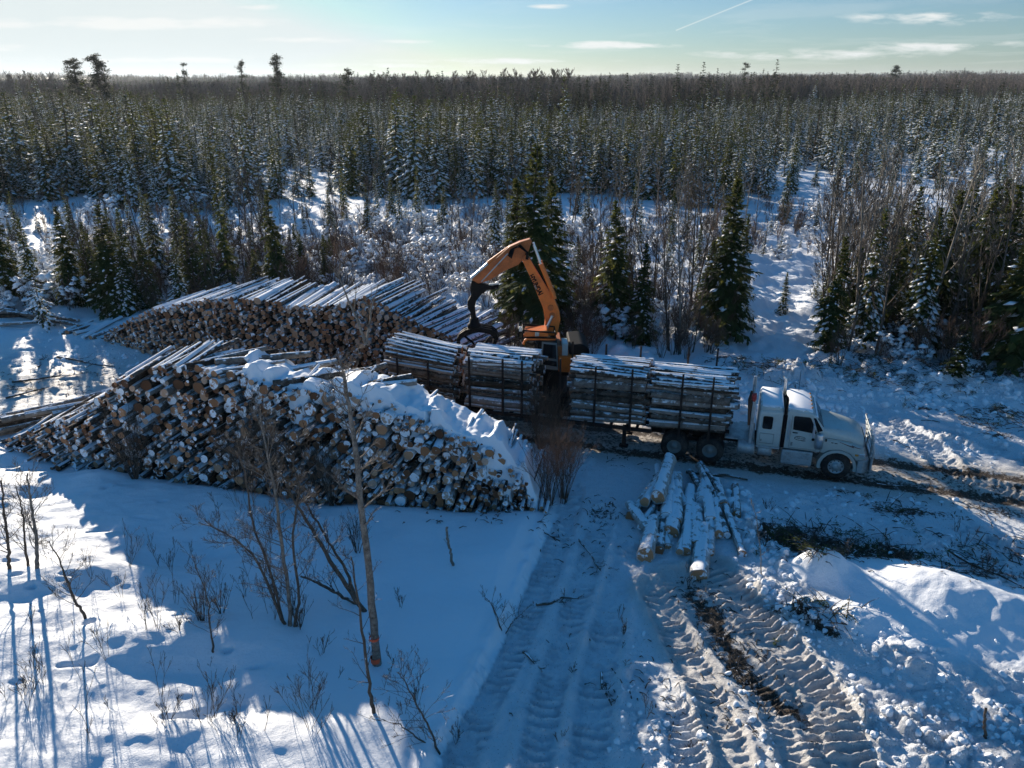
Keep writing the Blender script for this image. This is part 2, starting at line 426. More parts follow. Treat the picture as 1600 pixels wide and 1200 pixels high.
def make_cut(name='sawn_wood', sn=0.0, warm=1.0):
    m, nt, b = mat(name, 0.85, 0, 0.15)
    r = attr(nt, 'rnd'); t = geo_pos(nt)
    n1 = noise(nt, 5, 5, 0.6, t); n2 = noise(nt, 45, 3, 0.6, t)
    base = ramp(nt, r, [(0.0, (0.11, 0.046, 0.024)), (0.25, (0.27, 0.115, 0.055)), (0.5, (0.50, 0.225, 0.105)), (0.75, (0.62, 0.33, 0.18)), (1.0, (0.62, 0.46, 0.36))])
    c = mixc(nt, mathn(nt, 'MULTIPLY', n2, 0.55), base, (0.10, 0.06, 0.035))
    s = mathn(nt, 'DIVIDE', mathn(nt, 'SUBTRACT', mathn(nt, 'ADD', n1, mathn(nt, 'MULTIPLY', mathn(nt, 'FRACT', mathn(nt, 'MULTIPLY', r, 17.0)), 0.32)), 0.70 + sn), 0.06, clamp=True)
    c = mixc(nt, s, c, SNOW)
    nt.links.new(c, b.inputs['Base Color']); return m
def make_needles(name, cols, transl=0.35):
    m, nt, b = mat(name, 0.75, 0, 0.2)
    oi = nt.nodes.new('ShaderNodeObjectInfo'); n1 = noise(nt, 1.5, 4, 0.6, geo_pos(nt)); r = attr(nt, 'rnd')
    f = mathn(nt, 'ADD', mathn(nt, 'MULTIPLY', n1, 0.5), mathn(nt, 'ADD', mathn(nt, 'MULTIPLY', r, 0.35), mathn(nt, 'MULTIPLY', oi.outputs['Random'], 0.25)))
    c = ramp(nt, f, [(0.25, cols[0]), (0.55, cols[1]), (0.85, cols[2])])
    nt.links.new(c, b.inputs['Base Color'])
    tr = nt.nodes.new('ShaderNodeBsdfTranslucent'); nt.links.new(mixc(nt, 0.5, c, (0.20, 0.17, 0.03)), tr.inputs[0])
    mx = nt.nodes.new('ShaderNodeMixShader'); mx.inputs[0].default_value = transl
    nt.links.new(b.outputs[0], mx.inputs[1]); nt.links.new(tr.outputs[0], mx.inputs[2])
    nt.links.new(mx.outputs[0], nt.nodes['Material Output'].inputs[0]); return m
def make_paint(name, col, rough=0.4, metal=0.0, dirt=0.35, dcol=(0.16, 0.12, 0.09), snow=0.0, dscale=3.0, zdirt=None):
    m, nt, b = mat(name, rough, metal, 0.1 if max(col) < 0.03 else 0.5)
    t = nt.nodes.new('ShaderNodeTexCoord').outputs['Object']
    n1 = noise(nt, dscale, 6, 0.7, t); n2 = noise(nt, 25, 4, 0.6, t)
    f = mathn(nt, 'ADD', mathn(nt, 'MULTIPLY', n1, 0.7), mathn(nt, 'MULTIPLY', n2, 0.3))
    f = mathn(nt, 'DIVIDE', mathn(nt, 'SUBTRACT', f, 0.62 - dirt * 0.35), 0.25, clamp=True)
    if zdirt is not None:   # road grime, thickest low on the vehicle
        sp = nt.nodes.new('ShaderNodeSeparateXYZ'); nt.links.new(t, sp.inputs[0])
        g = mathn(nt, 'DIVIDE', mathn(nt, 'SUBTRACT', zdirt, sp.outputs[2]), 0.8, clamp=True)
        f = mathn(nt, 'MAXIMUM', mathn(nt, 'MULTIPLY', f, 0.6), mathn(nt, 'MULTIPLY', g, mathn(nt, 'ADD', 0.35, mathn(nt, 'MULTIPLY', n1, 0.8)), clamp=True))
    c = mixc(nt, mathn(nt, 'MULTIPLY', f, 0.7), col, dcol)
    rg = mathn(nt, 'ADD', rough, mathn(nt, 'MULTIPLY', f, 0.4), clamp=True)
    if snow > 0:
        c, sf = snow_over(nt, c, snow, 5.0, 0.1)
        rg = mathn(nt, 'MAXIMUM', rg, mathn(nt, 'MULTIPLY', sf, 0.8))
    nt.links.new(rg, b.inputs['Roughness'])
    nt.links.new(c, b.inputs['Base Color']); bump(nt, b, n2, 0.08, 0.01)
    return m

M = {}
M['ground'] = make_snow_ground()
M['snow'] = make_plain_snow('snow_surface')
M['snow_soft'] = make_plain_snow('snow_soft', 0.15)
M['bark'] = make_bark('log_bark', (0.035, 0.025, 0.018), (0.26, 0.23, 0.20), 0.12)
M['bark_load'] = make_bark('load_bark', (0.04, 0.03, 0.022), (0.29, 0.245, 0.21), 0.08, 4.0)
M['bark_snowy'] = make_bark('snowy_log_bark', (0.04, 0.03, 0.022), (0.33, 0.30, 0.27), 0.66)
M['cut'] = make_cut()
M['cut_far'] = make_cut('sawn_wood_clean', 0.09)
M['birch_fg'] = make_bark('birch_bark', (0.028, 0.022, 0.018), (0.34, 0.30, 0.26), -0.1, 9.0)
M['birch_log'] = make_bark('birch_log_bark', (0.05, 0.04, 0.035), (0.58, 0.56, 0.53), 0.22, 3.0)
M['trunk'] = make_bark('tree_bark', (0.03, 0.022, 0.017), (0.15, 0.13, 0.11), 0.15, 6.0)
M['aspen'] = make_bark('pale_bark', (0.09, 0.075, 0.06), (0.32, 0.29, 0.25), 0.08, 6.0)
M['twig'] = make_bark('twig_bark', (0.035, 0.027, 0.021), (0.16, 0.13, 0.105), 0.06, 6.0)
M['twig_red'] = make_bark('willow_bark', (0.06, 0.036, 0.026), (0.20, 0.13, 0.095), 0.04, 6.0)
M['far_twig'] = make_bark('far_twig', (0.10, 0.075, 0.058), (0.24, 0.19, 0.155), -0.2, 2.0)
M['needle'] = make_needles('spruce_needles', [(0.020, 0.048, 0.016), (0.042, 0.084, 0.026), (0.095, 0.13, 0.038)], 0.5)
M['needle_far'] = make_needles('far_needles', [(0.010, 0.026, 0.012), (0.022, 0.044, 0.020), (0.05, 0.075, 0.03)], 0.12)
M['needle_light'] = make_needles('fir_needles', [(0.024, 0.052, 0.020), (0.047, 0.088, 0.032), (0.095, 0.13, 0.045)])
M['paint_white'] = make_paint('truck_white', (0.48, 0.52, 0.49), 0.32, 0, 0.4, (0.22, 0.19, 0.16), zdirt=1.6, snow=0.0)
M['roof_snow'] = make_paint('truck_roof', (0.48, 0.52, 0.49), 0.4, 0, 0.2, snow=0.62)
M['chrome'] = make_paint('chrome', (0.60, 0.62, 0.64), 0.28, 0.85, 0.3)
M['alu'] = make_paint('aluminium', (0.42, 0.45, 0.46), 0.45, 0.6, 0.45)
M['black'] = make_paint('black_steel', (0.006, 0.006, 0.007), 0.6, 0.0, 0.1, (0.03, 0.022, 0.018))
M['stake'] = make_paint('stake_steel', (0.022, 0.018, 0.017), 0.7, 0.1, 0.4, (0.09, 0.05, 0.035))
M['rubber'] = make_paint('tyre_rubber', (0.02, 0.02, 0.02), 0.85, 0, 0.5, (0.12, 0.10, 0.085))
M['orange'] = make_paint('orange_paint', (0.70, 0.155, 0.012), 0.42, 0, 0.4, (0.10, 0.05, 0.025), dscale=2.0)
M['orange_dk'] = make_paint('rusty_orange', (0.50, 0.12, 0.018), 0.5, 0, 0.6, (0.05, 0.03, 0.02), dscale=2.5)
M['grey'] = make_paint('cab_grey', (0.20, 0.21, 0.20), 0.5, 0, 0.3)
M['red'] = make_paint('red_cloth', (0.35, 0.03, 0.03), 0.8, 0, 0.3)
M['maroon'] = make_paint('maroon_paint', (0.14, 0.015, 0.02), 0.4, 0, 0.0)
M['rust'] = make_paint('rusty_rack', (0.16, 0.06, 0.03), 0.8, 0, 0.5)
M['tape'] = make_paint('flagging_tape', (0.75, 0.10, 0.03), 0.6, 0, 0.0)
M['amber'] = make_paint('amber_lens', (0.55, 0.22, 0.03), 0.25, 0, 0.0)
g, nt_, b_ = mat('dark_glass', 0.08, 0, 0.6); b_.inputs['Base Color'].default_value = (0.012, 0.014, 0.016, 1); M['glass'] = g

# ------------------------------------------------------------------ ground
LANES = [  # centre line in the picture's ground points, half width, rib period, rib depth
    (poly([(905, 690), (885, 800), (850, 900), (800, 1010), (755, 1100), (700, 1215)]), 0.42, 0.27, 0.13),
    (poly([(985, 860), (955, 950), (935, 1050), (915, 1230)]), 0.42, 0.27, 0.13),
    (poly([(945, 800), (915, 900), (880, 1010), (850, 1110), (830, 1230)]), 0.36, 0.28, 0.11),
    (poly([(1020, 920), (1060, 1000), (1110, 1090), (1160, 1230)]), 0.40, 0.23, 0.10),
    (poly([(1060, 905), (1140, 1010), (1225, 1110), (1275, 1230)]), 0.55, 0.21, 0.05),
    (poly([(1110, 890), (1190, 985), (1270, 1080), (1340, 1230)]), 0.62, 0.24, 0.12),
    (poly([(1010, 1060), (1060, 1120), (1085, 1230)]), 0.36, 0.23, 0.09),
    (poly([(1365, 640), (1440, 690), (1500, 745), (1600, 770)]), 0.50, 0.24, 0.09),
    (poly([(1440, 665), (1520, 690), (1640, 735)]), 0.40, 0.22, 0.09),
]
BERM = poly([(880, 790), (850, 850), (805, 960), (760, 1060), (690, 1180)])
TRUCK_O = (12.13, 26.08); TRUCK_YAW = -16.5
ty_ = math.radians(TRUCK_YAW)
def tw(x, y):   # truck-local to world
    return (TRUCK_O[0] + x * math.cos(ty_) - y * math.sin(ty_), TRUCK_O[1] + x * math.sin(ty_) + y * math.cos(ty_))
ROAD = [tw(-22, 1.1), tw(-10, 1.1), tw(0, 1.1), tw(6, 1.0), tw(14, 0.6), tw(40, -1.0)]
RUTS = [[tw(-22, 0.2), tw(0, 0.2), tw(6, 0.1), tw(16, -0.5), tw(40, -2)], [tw(-22, 2.1), tw(0, 2.1), tw(6, 2.0), tw(16, 1.5), tw(40, 0)]]
BANK_BACK = poly([(1130, 590), (1230, 610), (1330, 590), (1430, 600), (1520, 610), (1640, 615)])
SLASH = poly([(1215, 835), (1290, 850), (1400, 870)])
def inpoly(X, Y, pts):
    r = np.zeros(X.shape, bool); n = len(pts)
    for i in range(n):
        x0, y0 = pts[i]; x1, y1 = pts[(i + 1) % n]
        if y0 == y1: continue
        c = ((y0 > Y) != (y1 > Y)) & (X < (x1 - x0) * (Y - y0) / (y1 - y0) + x0); r ^= c
    return r
def gauss(X, Y, px, py, sx, sy, rot=0.0):
    cx, cy = P(px, py) if py > 100 else (px, py)
    dx, dy = X - cx, Y - cy; c, s = math.cos(rot), math.sin(rot)
    return np.exp(-((dx * c + dy * s) / sx) ** 2 - ((-dx * s + dy * c) / sy) ** 2)
SOFT_EDGE = BERM + [(-1.0, 2)]
def bow0(s): return np.interp(s, [0, 3, 6.5, 14, 19, 22.5], [0, -0.8, -1.3, -1.45, -0.9, 0])
def left_soft(X, Y):
    """1 where the untouched snow of the left foreground lies"""
    d, a, s = pdist(X, Y, SOFT_EDGE)
    m = np.where(s < 0, 1.0, 0.0)
    base = 28.7 - 0.236 * (X + 20.4) + bow0((X + 20.4) / 0.973)
    m = m * sst(0.6, -0.9, Y - base) * (X < 2.2)
    return m, d
def ground(X, Y, full=False):
    X = np.asarray(X, float); Y = np.asarray(Y, float)
    Z = np.zeros(X.shape)
    far = sst(60, 500, Y)
    Z += 0.5 * fbm(X / 60, Y / 60, 3, 3) * sst(45, 120, Y)
    Z += far * 0
    D = np.hypot(X, Y)
    Z += sst(700, 2600, D) * (7 + 13 * (fbm(X / 700, Y / 900, 5, 3))) + sst(600, 1300, D) * sst(-0.1, 0.6, X / np.maximum(Y, 1)) * 5 + sst(430, 800, D) * 6 * fbm(X / 190, Y / 330, 6, 3)
    # untouched ground beyond the piles and road
    wild = sst(35.5, 41, Y + 0.28 * X * (X > 0) + 0.12 * X * (X < 0) - 0.6)
    wild = np.maximum(wild, sst(24, 30, -X) * sst(30, 20, Y))
    lump = np.maximum(fbm(X / 2.2, Y / 2.2, 21, 4), -0.25) * 0.75 + np.maximum(vnoise(X / 0.9, Y / 0.9, 31), 0) * 0.5 + 0.16 * fbm(X / 0.45, Y / 0.45, 33, 2)
    calm = sst(75, 95, Y) * 0.55
    Z += wild * (0.25 + lump * (1 - calm))
    # left foreground drifts
    ls, ld_ = left_soft(X, Y)
    edge = ls * sst(0.0, 0.9, ld_)
    drift = 0.32 + 0.45 * fbm(X / 3.4 + 3, Y / 3.4, 41, 3, 0.4) 
    rough_l = sst(-3.5, -7, X + (Y - 14) * 0.35) 
    hum = np.clip(vnoise(X / 2.6 + 0.5 * vnoise(X, Y, 45), Y / 1.5, 47) - 0.02, 0, 1) * 0.8 + fbm(X / 1.9, Y / 1.1, 49, 4, 0.5) * 0.18
    pits = -np.clip(vnoise(X / 0.8 + 9, Y / 0.5, 53) - 0.40, 0, 1) * 2.2
    Z += edge * (drift + rough_l * (hum + pits * 0.8) + 0.02 * fbm(X / 0.4, Y / 0.4, 55, 2))
    Z += ls * np.exp(-((ld_ - 0.25) / 0.28) ** 2) * 0.13 * (1 + vnoise(X / 0.4, Y / 0.4, 57))
    # worked yard
    yard = (1 - wild) * (1 - ls)
    Z += yard * (0.07 * fbm(X / 1.6, Y / 1.6, 61, 4) + 0.05 * fbm(X / 0.35, Y / 0.35, 63, 3))
    lane_m = np.zeros(X.shape)
    for pts, hw, per, dep in LANES:
        d, al, sd = pdist(X, Y, pts)
        m = sst(hw + 0.12, hw - 0.06, d)
        warp = 0.05 * vnoise(X / 0.5, Y / 0.5, 71) + 0.10 * (sd / hw) ** 2
        ph = (al + warp + 0.06 * vnoise(X / 0.22, Y / 0.22, 72)) / per + 1.1 * vnoise(al / 1.6, al * 0 + sd * 0.3, 73); fr = ph - np.floor(ph)
        rib = sst(0.0, 0.22, fr) * sst(0.62, 0.36, fr)
        brk = 0.15 + 1.15 * sst(-0.30, 0.25, vnoise(X / 0.55, Y / 0.55, 75) + 0.5 * vnoise(X / 0.16, Y / 0.16, 77))
        Z += m * (dep * rib * brk - 0.07 + 0.05 * fbm(X / 0.14, Y / 0.14, 79, 3) + 0.06 * fbm(X / 0.7, Y / 0.7, 78, 2))
        Z += np.exp(-((d - hw - 0.15) / 0.13) ** 2) * 0.07 * (1 + 1.6 * vnoise(X / 0.28, Y / 0.28, 79))
        lane_m = np.maximum(lane_m, m)
    mnd = 1.5 * gauss(X, Y, 1275, 905, 0.85, 0.65, -0.3) + 0.6 * gauss(X, Y, 1330, 985, 1.1, 0.6, -0.5) + 1.0 * gauss(X, Y, 1420, 935, 1.9, 1.5, -0.35) + 0.95 * gauss(X, Y, 1560, 980, 2.4, 1.7, -0.35) + 0.35 * gauss(X, Y, 1420, 1015, 2.8, 1.4, -0.2)
    mnd = np.maximum(mnd, 0); mnd = mnd * (1 + 0.22 * fbm(X / 1.2, Y / 1.2, 91, 2)) + 0.10 * sst(0.2, 0.8, mnd) * fbm(X / 0.5, Y / 0.9, 93, 2)
    # chunky ploughed margins
    chunk = np.zeros(X.shape)
    def blob(px, py, sx, sy, rot=0, a=1.0):
        nonlocal chunk
        chunk = np.maximum(chunk, a * gauss(X, Y, px, py, sx, sy, rot))
    blob(1450, 1130, 3.6, 1.5); blob(1280, 985, 2.0, 0.8, -0.5, 0.7); blob(1180, 830, 0.8, 2.6, 0.2); blob(1200, 920, 0.9, 1.5, 0.3)
    blob(1300, 790, 3.0, 1.0, -0.2, 0.7); blob(1500, 850, 4.0, 1.4, -0.3, 0.8); blob(1080, 1150, 0.8, 1.4, 0, 0.55); blob(1000, 1130, 0.7, 2.0, 0, 0.5); blob(1580, 1150, 2.5, 2, 0)
    blob(860, 1130, 0.6, 1.2, 0, 0.4)
    dB, aB, sB = pdist(X, Y, BANK_BACK)
    chunk = np.maximum(chunk, np.exp(-(dB / 2.3) ** 2))
    blob(1480, 690, 3.0, 1.2, -0.15, 0.85); blob(1200, 650, 1.8, 1.6, 0, 0.7); blob(120, 600, 6, 3.0, 0, 0.6); blob(30, 560, 4, 3, 0, 0.55); blob(150, 545, 3.5, 1.2, 0, 0.8)
    wd, wv = worley(X / 0.42 + 0.3 * vnoise(X / 0.3, Y / 0.3, 181), Y / 0.36, 183); wd2, wv2 = worley(X / 0.95, Y / 0.8, 187)
    blk = np.clip(wv - 0.45, 0, 1) * sst(0.02, 0.18, wd) * 0.5 + np.clip(wv2 - 0.62, 0, 1) * sst(0.02, 0.12, wd2) * 0.75
    crg = np.abs(fbm(X / 0.42, Y / 0.42, 81, 4, 0.6)); crg2 = np.clip(vnoise(X / 0.55, Y / 0.55, 83) + 0.08, 0, 1)
    Z += 0.72 * chunk * (1 - 0.85 * sst(0.22, 0.5, mnd)) * (0.06 + 0.18 * (0.55 - crg) + blk * (0.7 + 1.4 * vnoise(X / 1.3, Y / 1.3, 86)) + 0.22 * fbm(X / 0.9, Y / 0.7, 88, 4, 0.6) + 0.13 * fbm(X / 0.16, Y / 0.16, 85, 2)) * np.where(lane_m > 0, 0.5, 1) * (1 - 0.8 * sst(1.9, 0.9, pdist(X, Y, ROAD)[0]))
    Z += np.exp(-(dB / 1.7) ** 2) * (0.75 + 0.7 * vnoise(X / 2.3, Y / 2.3, 87))
    # the big snow bank at lower right
    Z += 0.66 * mnd + sst(0.12, 0.3, mnd) * sst(0.75, 0.35, mnd) * (0.9 * blk * sst(-0.05, 0.2, vnoise(X / 1.1, Y / 1.1, 191)) + 0.08 * np.abs(fbm(X / 0.4, Y / 0.7, 193, 3)))
    # pit with dark slash just behind it
    Z -= 0.35 * gauss(X, Y, 1300, 850, 2.0, 0.7, -0.15)
    # road
    dR, aR, sR = pdist(X, Y, ROAD)
    Z += -0.04 * sst(2.2, 1.4, dR)
    for rt in RUTS:
        d, a, s = pdist(X, Y, rt)
        Z += -0.05 * np.exp(-(d / 0.33) ** 2) + 0.03 * np.exp(-((d - 0.5) / 0.15) ** 2)
    # small hollows cleared for the piles
    if not full: return Z
    dirt = np.zeros(X.shape); road = np.zeros(X.shape)
    dS, aS, sS = pdist(X + 0.35 * vnoise(X / 0.5, Y / 0.5, 401), Y, poly([(1080, 922), (1118, 975), (1155, 1035), (1200, 1090), (1250, 1120)]))
    dirt = np.maximum(dirt, 0.95 * np.exp(-(dS / 0.42) ** 2) * (0.75 + 0.5 * vnoise(X / 0.3, Y / 0.3, 403)))
    dirt = np.maximum(dirt, 0.42 * np.exp(-(dS / 1.1) ** 2))
    dS, aS, sS = pdist(X, Y, poly([(1240, 965), (1300, 1005)])); dirt = np.maximum(dirt, 0.85 * np.exp(-(dS / 0.22) ** 2))
    dS, aS, sS = pdist(X, Y, SLASH); dirt = np.maximum(dirt, 1.0 * np.exp(-(dS / 0.85) ** 2))
    dirt = np.maximum(dirt, 0.55 * gauss(X, Y, 945, 800, 0.8, 0.7)); dirt = np.maximum(dirt, 0.5 * gauss(X, Y, 950, 690, 1.2, 0.9))
    dirt = np.maximum(dirt, 0.42 * gauss(X, Y, 1160, 1120, 1.0, 0.8)); dirt = np.maximum(dirt, 0.6 * gauss(X, Y, 1560, 680, 1.2, 0.7))
    dirt = np.maximum(dirt, 0.6 * np.exp(-((dB - 0.2) / 1.2) ** 2) * sst(-0.1, 0.25, vnoise(X / 1.8, Y / 1.1, 97)))
    dirt = np.maximum(dirt, 0.45 * gauss(X, Y, 1570, 900, 1.6, 1.2))
    for rt in RUTS:
        d, a, s = pdist(X, Y, rt); dirt = np.maximum(dirt, 0.72 * np.exp(-(d / 0.6) ** 2))
    dirt = np.maximum(dirt, 0.46 * np.exp(-(dR / 2.2) ** 2))
    for q in ((1420, 800, 2.2, .5, .62), (1560, 800, 2.0, .6, .6), (1500, 905, 1.6, .35, .7), (1590, 940, 1.0, .5, .7), (1250, 880, .5, .3, .7), (1215, 960, .35, .5, .6), (1330, 770, 1.4, .4, .5), (1440, 640, 1.2, .4, .6), (1560, 650, 1.4, .5, .65), (40, 610, 2, .6, .55), (150, 585, 2, .5, .5), (60, 660, 1.5, .6, .5), (1110, 590, 1.5, .6, .5)):
        dirt = np.maximum(dirt, q[4] * gauss(X, Y, q[0], q[1], q[2], q[3], -0.25))
    for pts, hw, per, dep in LANES[3:6]:
        d, al, sd = pdist(X, Y, pts); road = np.maximum(road, 0.7 * sst(hw + 0.6, hw, d))
    road = np.maximum(road, 0.95 * sst(3.0, 1.0, dR)); road = np.maximum(road, 0.55 * gauss(X, Y, 1200, 1060, 2.0, 3.2))
    road = np.maximum(road, 0.8 * gauss(X, Y, 90, 600, 8, 4)); road = np.maximum(road, 0.04 * yard * (Y < 34))
    rough = np.clip(np.maximum(yard * (Y < 50) * 0.75, chunk) + wild * 0.35 * (Y < 120), 0.0, 1)
    rough = np.where(edge > 0.3, 0.05 + 0.15 * rough_l, rough)
    rough = rough * (1 - 0.85 * sst(0.25, 0.6, mnd))
    dirt = dirt * (1 - 0.75 * sst(0.35, 0.8, mnd)); road = road * (1 - 0.8 * sst(0.25, 0.6, mnd))
    return Z, dirt, road, rough
def gz(x, y):
    return float(ground(np.array([x]), np.array([y]))[0])

def grade(lo, hi, f0, f1, step, growth):
    mid = list(np.arange(f0, f1, step)); a = []; x = f0; s = step
    while x > lo: s *= growth; x -= s; a.append(x)
    b = []; x = mid[-1]; s = step
    while x < hi: s = min(s * growth, 120); x += s; b.append(x)
    return np.array(a[::-1] + mid + b)
gx = grade(-4000, 4000, -13.5, 17.0, 0.055, 1.028)
gy = grade(-60, 6000, 12.2, 29.0, 0.05, 1.0105)
GX, GY = np.meshgrid(gx, gy)
GZ, GD, GR, GF = ground(GX, GY, True)
nx_, ny_ = len(gx), len(gy)
ii = (np.arange(ny_ - 1)[:, None] * nx_ + np.arange(nx_ - 1)[None]).ravel()
mb = MB(); mb.add(np.stack([GX, GY, GZ], -1).reshape(-1, 3), np.stack([ii, ii + 1, ii + nx_ + 1, ii + nx_], 1))
gr = mb.build('ground', M['ground'])
for nm, dat in (('dirt', GD), ('road', GR), ('rough', GF)):
    a = gr.data.attributes.new(nm, 'FLOAT', 'POINT'); a.data.foreach_set('value', dat.ravel().astype(np.float32))
tag(gr, 'snow covered ground of the clearing, yard and land beyond', kind='structure')
print('ground', nx_, ny_)
# quick lookup for placing things
def gzv(X, Y): return ground(np.asarray(X, float), np.asarray(Y, float))

# ------------------------------------------------------------------ logs
def log_arrays(mb, a, b, r0, r1, rng, mi=0, ci=1, n=10, k=5, rnd=None):
    a = np.array(a, float); b = np.array(b, float); L = np.linalg.norm(b - a)
    t = np.linspace(0, 1, k); pts = a[None] * (1 - t)[:, None] + b[None] * t[:, None]
    wob = rng.normal(0, 0.010 * L / 4, (k, 3)); wob[0] = 0; pts = pts + wob
    rad = (r0 * (1 - t) + r1 * t) * (1 + rng.normal(0, 0.05, k))
    rnd = rng.random() if rnd is None else rnd
    av = np.arange(n) * 2 * PI / n; ph = rng.uniform(0, 6.28, 3)
    ang = 1 + 0.07 * np.sin(2 * av + ph[0]) + 0.05 * np.sin(3 * av + ph[1]) + 0.04 * np.sin(5 * av + ph[2])
    mb.tube(pts, rad, n, mi, True, ci, rnd, ang=ang)
    return mb
def pack(width, prof, rfun, N, rng, tries=10):
    """drop round logs on a heap, lowest place first; returns rows (s, z, r)"""
    S = np.zeros(0); Zc = np.zeros(0); Rr = np.zeros(0); fails = 0
    while len(S) < N and fails < 60:
        r = rfun(); best = None
        for q in range(tries):
            x = rng.uniform(r, width - r)
            z = r
            if len(S):
                m = np.abs(S - x) < (Rr + r) * 0.98
                if m.any(): z = max(r, float((Zc[m] + np.sqrt((Rr[m] + r) ** 2 - (S[m] - x) ** 2)).max()))
            sc = z / max(prof(x), 0.05)
            if z + r * 0.6 < prof(x) and (best is None or sc < best[0]): best = (sc, x, z)
        if best is None: fails += 1; continue
        fails = 0; S = np.append(S, best[1]); Zc = np.append(Zc, best[2]); Rr = np.append(Rr, r)
    return np.stack([S, Zc, Rr], 1)

# near pile -------------------------------------------------
NP_O = (-20.4, 28.7); NP_YAW = -13.3; na_ = math.radians(NP_YAW)
nd = np.array([math.cos(na_), math.sin(na_), 0]); nn = np.array([-math.sin(na_), math.cos(na_), 0])
crest_px = [(20, 690), (80, 660), (130, 637), (180, 602), (215, 568), (280, 548), (340, 551), (400, 559), (480, 578), (560, 592), (620, 607), (700, 652), (780, 692), (830, 722), (855, 785)]
def bow(s): return np.interp(s, [0, 3, 6.5, 14, 19, 22.5], [0, -0.8, -1.3, -1.45, -0.9, 0])
cr = [Wp(x, y, NP_O, NP_YAW, float(np.interp(x, [0, 90, 200, 480, 620, 780, 855], [0.6, -0.1, 0.4, 1.0, 1.2, 1.3, 1.6]))) for x, y in crest_px]
print('near crest', [(round(p, 1), round(q, 1)) for p, q in cr])
crs = np.array([c[0] for c in cr]); crz = np.maximum(np.array([c[1] for c in cr]), 0.15)
crz = np.maximum(crz - np.interp(crs, [0, 4, 8, 13, 17, 20.5, 22], [0, 0.2, 0.38, 0.32, -0.05, -0.35, 0]), 0.15); order = np.argsort(crs); crs = crs[order]; crz = crz[order]
def np_prof(s): return float(np.interp(s, crs, crz))
rng = np.random.default_rng(5)
NPK = pack(22.3, lambda s: np_prof(s) + 0.05, lambda: float(np.clip(rng.lognormal(math.log(0.098), 0.38), 0.05, 0.24)), 1900, rng, 14)
print('near pile', len(NPK))
NYX = [0, 8, 14, 18, 22]; NYY = [14, 12, 12, 10, 6]
def place_near(s, z, r, rng):
    yaw = np.interp(s, NYX, NYY) + rng.normal(0, 2.8)
    yr = math.radians(yaw); d = np.array([math.sin(yr), math.cos(yr), rng.normal(0.0, 0.03) - 0.035 * z * (s > 9)])
    off = 0.30 * z + rng.normal(0, 0.2) - 0.15 + float(bow(s))
    if rng.random() < 0.10: off -= rng.uniform(0.15, 0.55)
    a = np.array([NP_O[0], NP_O[1], 0.12]) + nd * s + nn * off + np.array([0, 0, z])
    L = rng.uniform(2.3, 3.0); d /= np.linalg.norm(d)
    return a, a + d * L
size = NPK[:, 2] / (26 - NPK[:, 0] * 0.1)
topz = np.array([z > np_prof(s) - 0.45 for s, z, r in NPK])
rank = np.argsort(-(size * (1 + 0.25 * topz)))
ind = set(rank[:88].tolist())
rest = MB()
for i, (s, z, r) in enumerate(NPK):
    a, b = place_near(s, z, r, rng)
    snowy = topz[i] and s > 8
    if i in ind:
        m = MB(); log_arrays(m, np.zeros(3), b - a, r, r * rng.uniform(0.75, 0.97), rng, n=12)
        o = m.build('log', [M['bark_snowy'] if (snowy or rng.random() < 0.35) else M['bark'], M['cut']]); o.location = a
        tag(o, 'snow dusted cut log in the near pile, its sawn end facing out', 'log', 'logs with sawn ends showing in the near pile')
    else:
        log_arrays(rest, a, b, r, r * rng.uniform(0.75, 0.97), rng, n=8, k=4, mi=0 if not (snowy or rng.random() < 0.35) else 2)
ro = rest.build('log_pile', [M['bark'], M['cut'], M['bark_snowy']])
tag(ro, 'small logs packed through the near snowy pile', 'log pile', kind='stuff')
# crossed, fallen logs along the upper left slope and crest of the near pile
for k in range(26):
    s = rng.uniform(1.0, 14.5); z = np_prof(s) + rng.uniform(-0.15, 0.14); r = rng.uniform(0.08, 0.16)
    yr = math.radians(rng.normal(52, 12)); L = rng.uniform(2.2, 3.6)
    a = np.array([NP_O[0], NP_O[1], 0]) + nd * s + nn * (0.9 + rng.uniform(0, 1.0) + float(bow(s))) + np.array([0, 0, z])
    d = np.array([math.sin(yr), math.cos(yr), rng.normal(0.0, 0.05) + (0.12 if s < 6 else 0)]) * L
    m = MB(); log_arrays(m, np.zeros(3), d, r, r * 0.8, rng, n=12)
    o = m.build('log', [M['bark'], M['cut']]); o.location = a
    tag(o, 'dark log lying askew on the crest of the near pile', 'log', 'askew logs on top of the near pile')

for k in range(22):
    s = rng.uniform(-3.2, 3.0); r = rng.uniform(0.09, 0.16); z = r + rng.uniform(0, 1) * (0.35 + 0.22 * (s + 3.2)); yr = math.radians(rng.normal(58, 9))
    a = np.array([NP_O[0], NP_O[1], 0.05]) + nd * s + nn * (rng.uniform(-0.2, 1.8)) + np.array([0, 0, z]); d = np.array([math.sin(yr), math.cos(yr), rng.normal(0.02, 0.04)]) * rng.uniform(2.6, 4.0)
    m = MB(); log_arrays(m, np.zeros(3), d, r, r * 0.8, rng, n=12)
    o = m.build('log', [M['bark'], M['cut']]); o.location = a
    tag(o, 'long dark log lying slantwise at the low left end of the near pile', 'log', 'slanting logs at the left tail of the near pile')
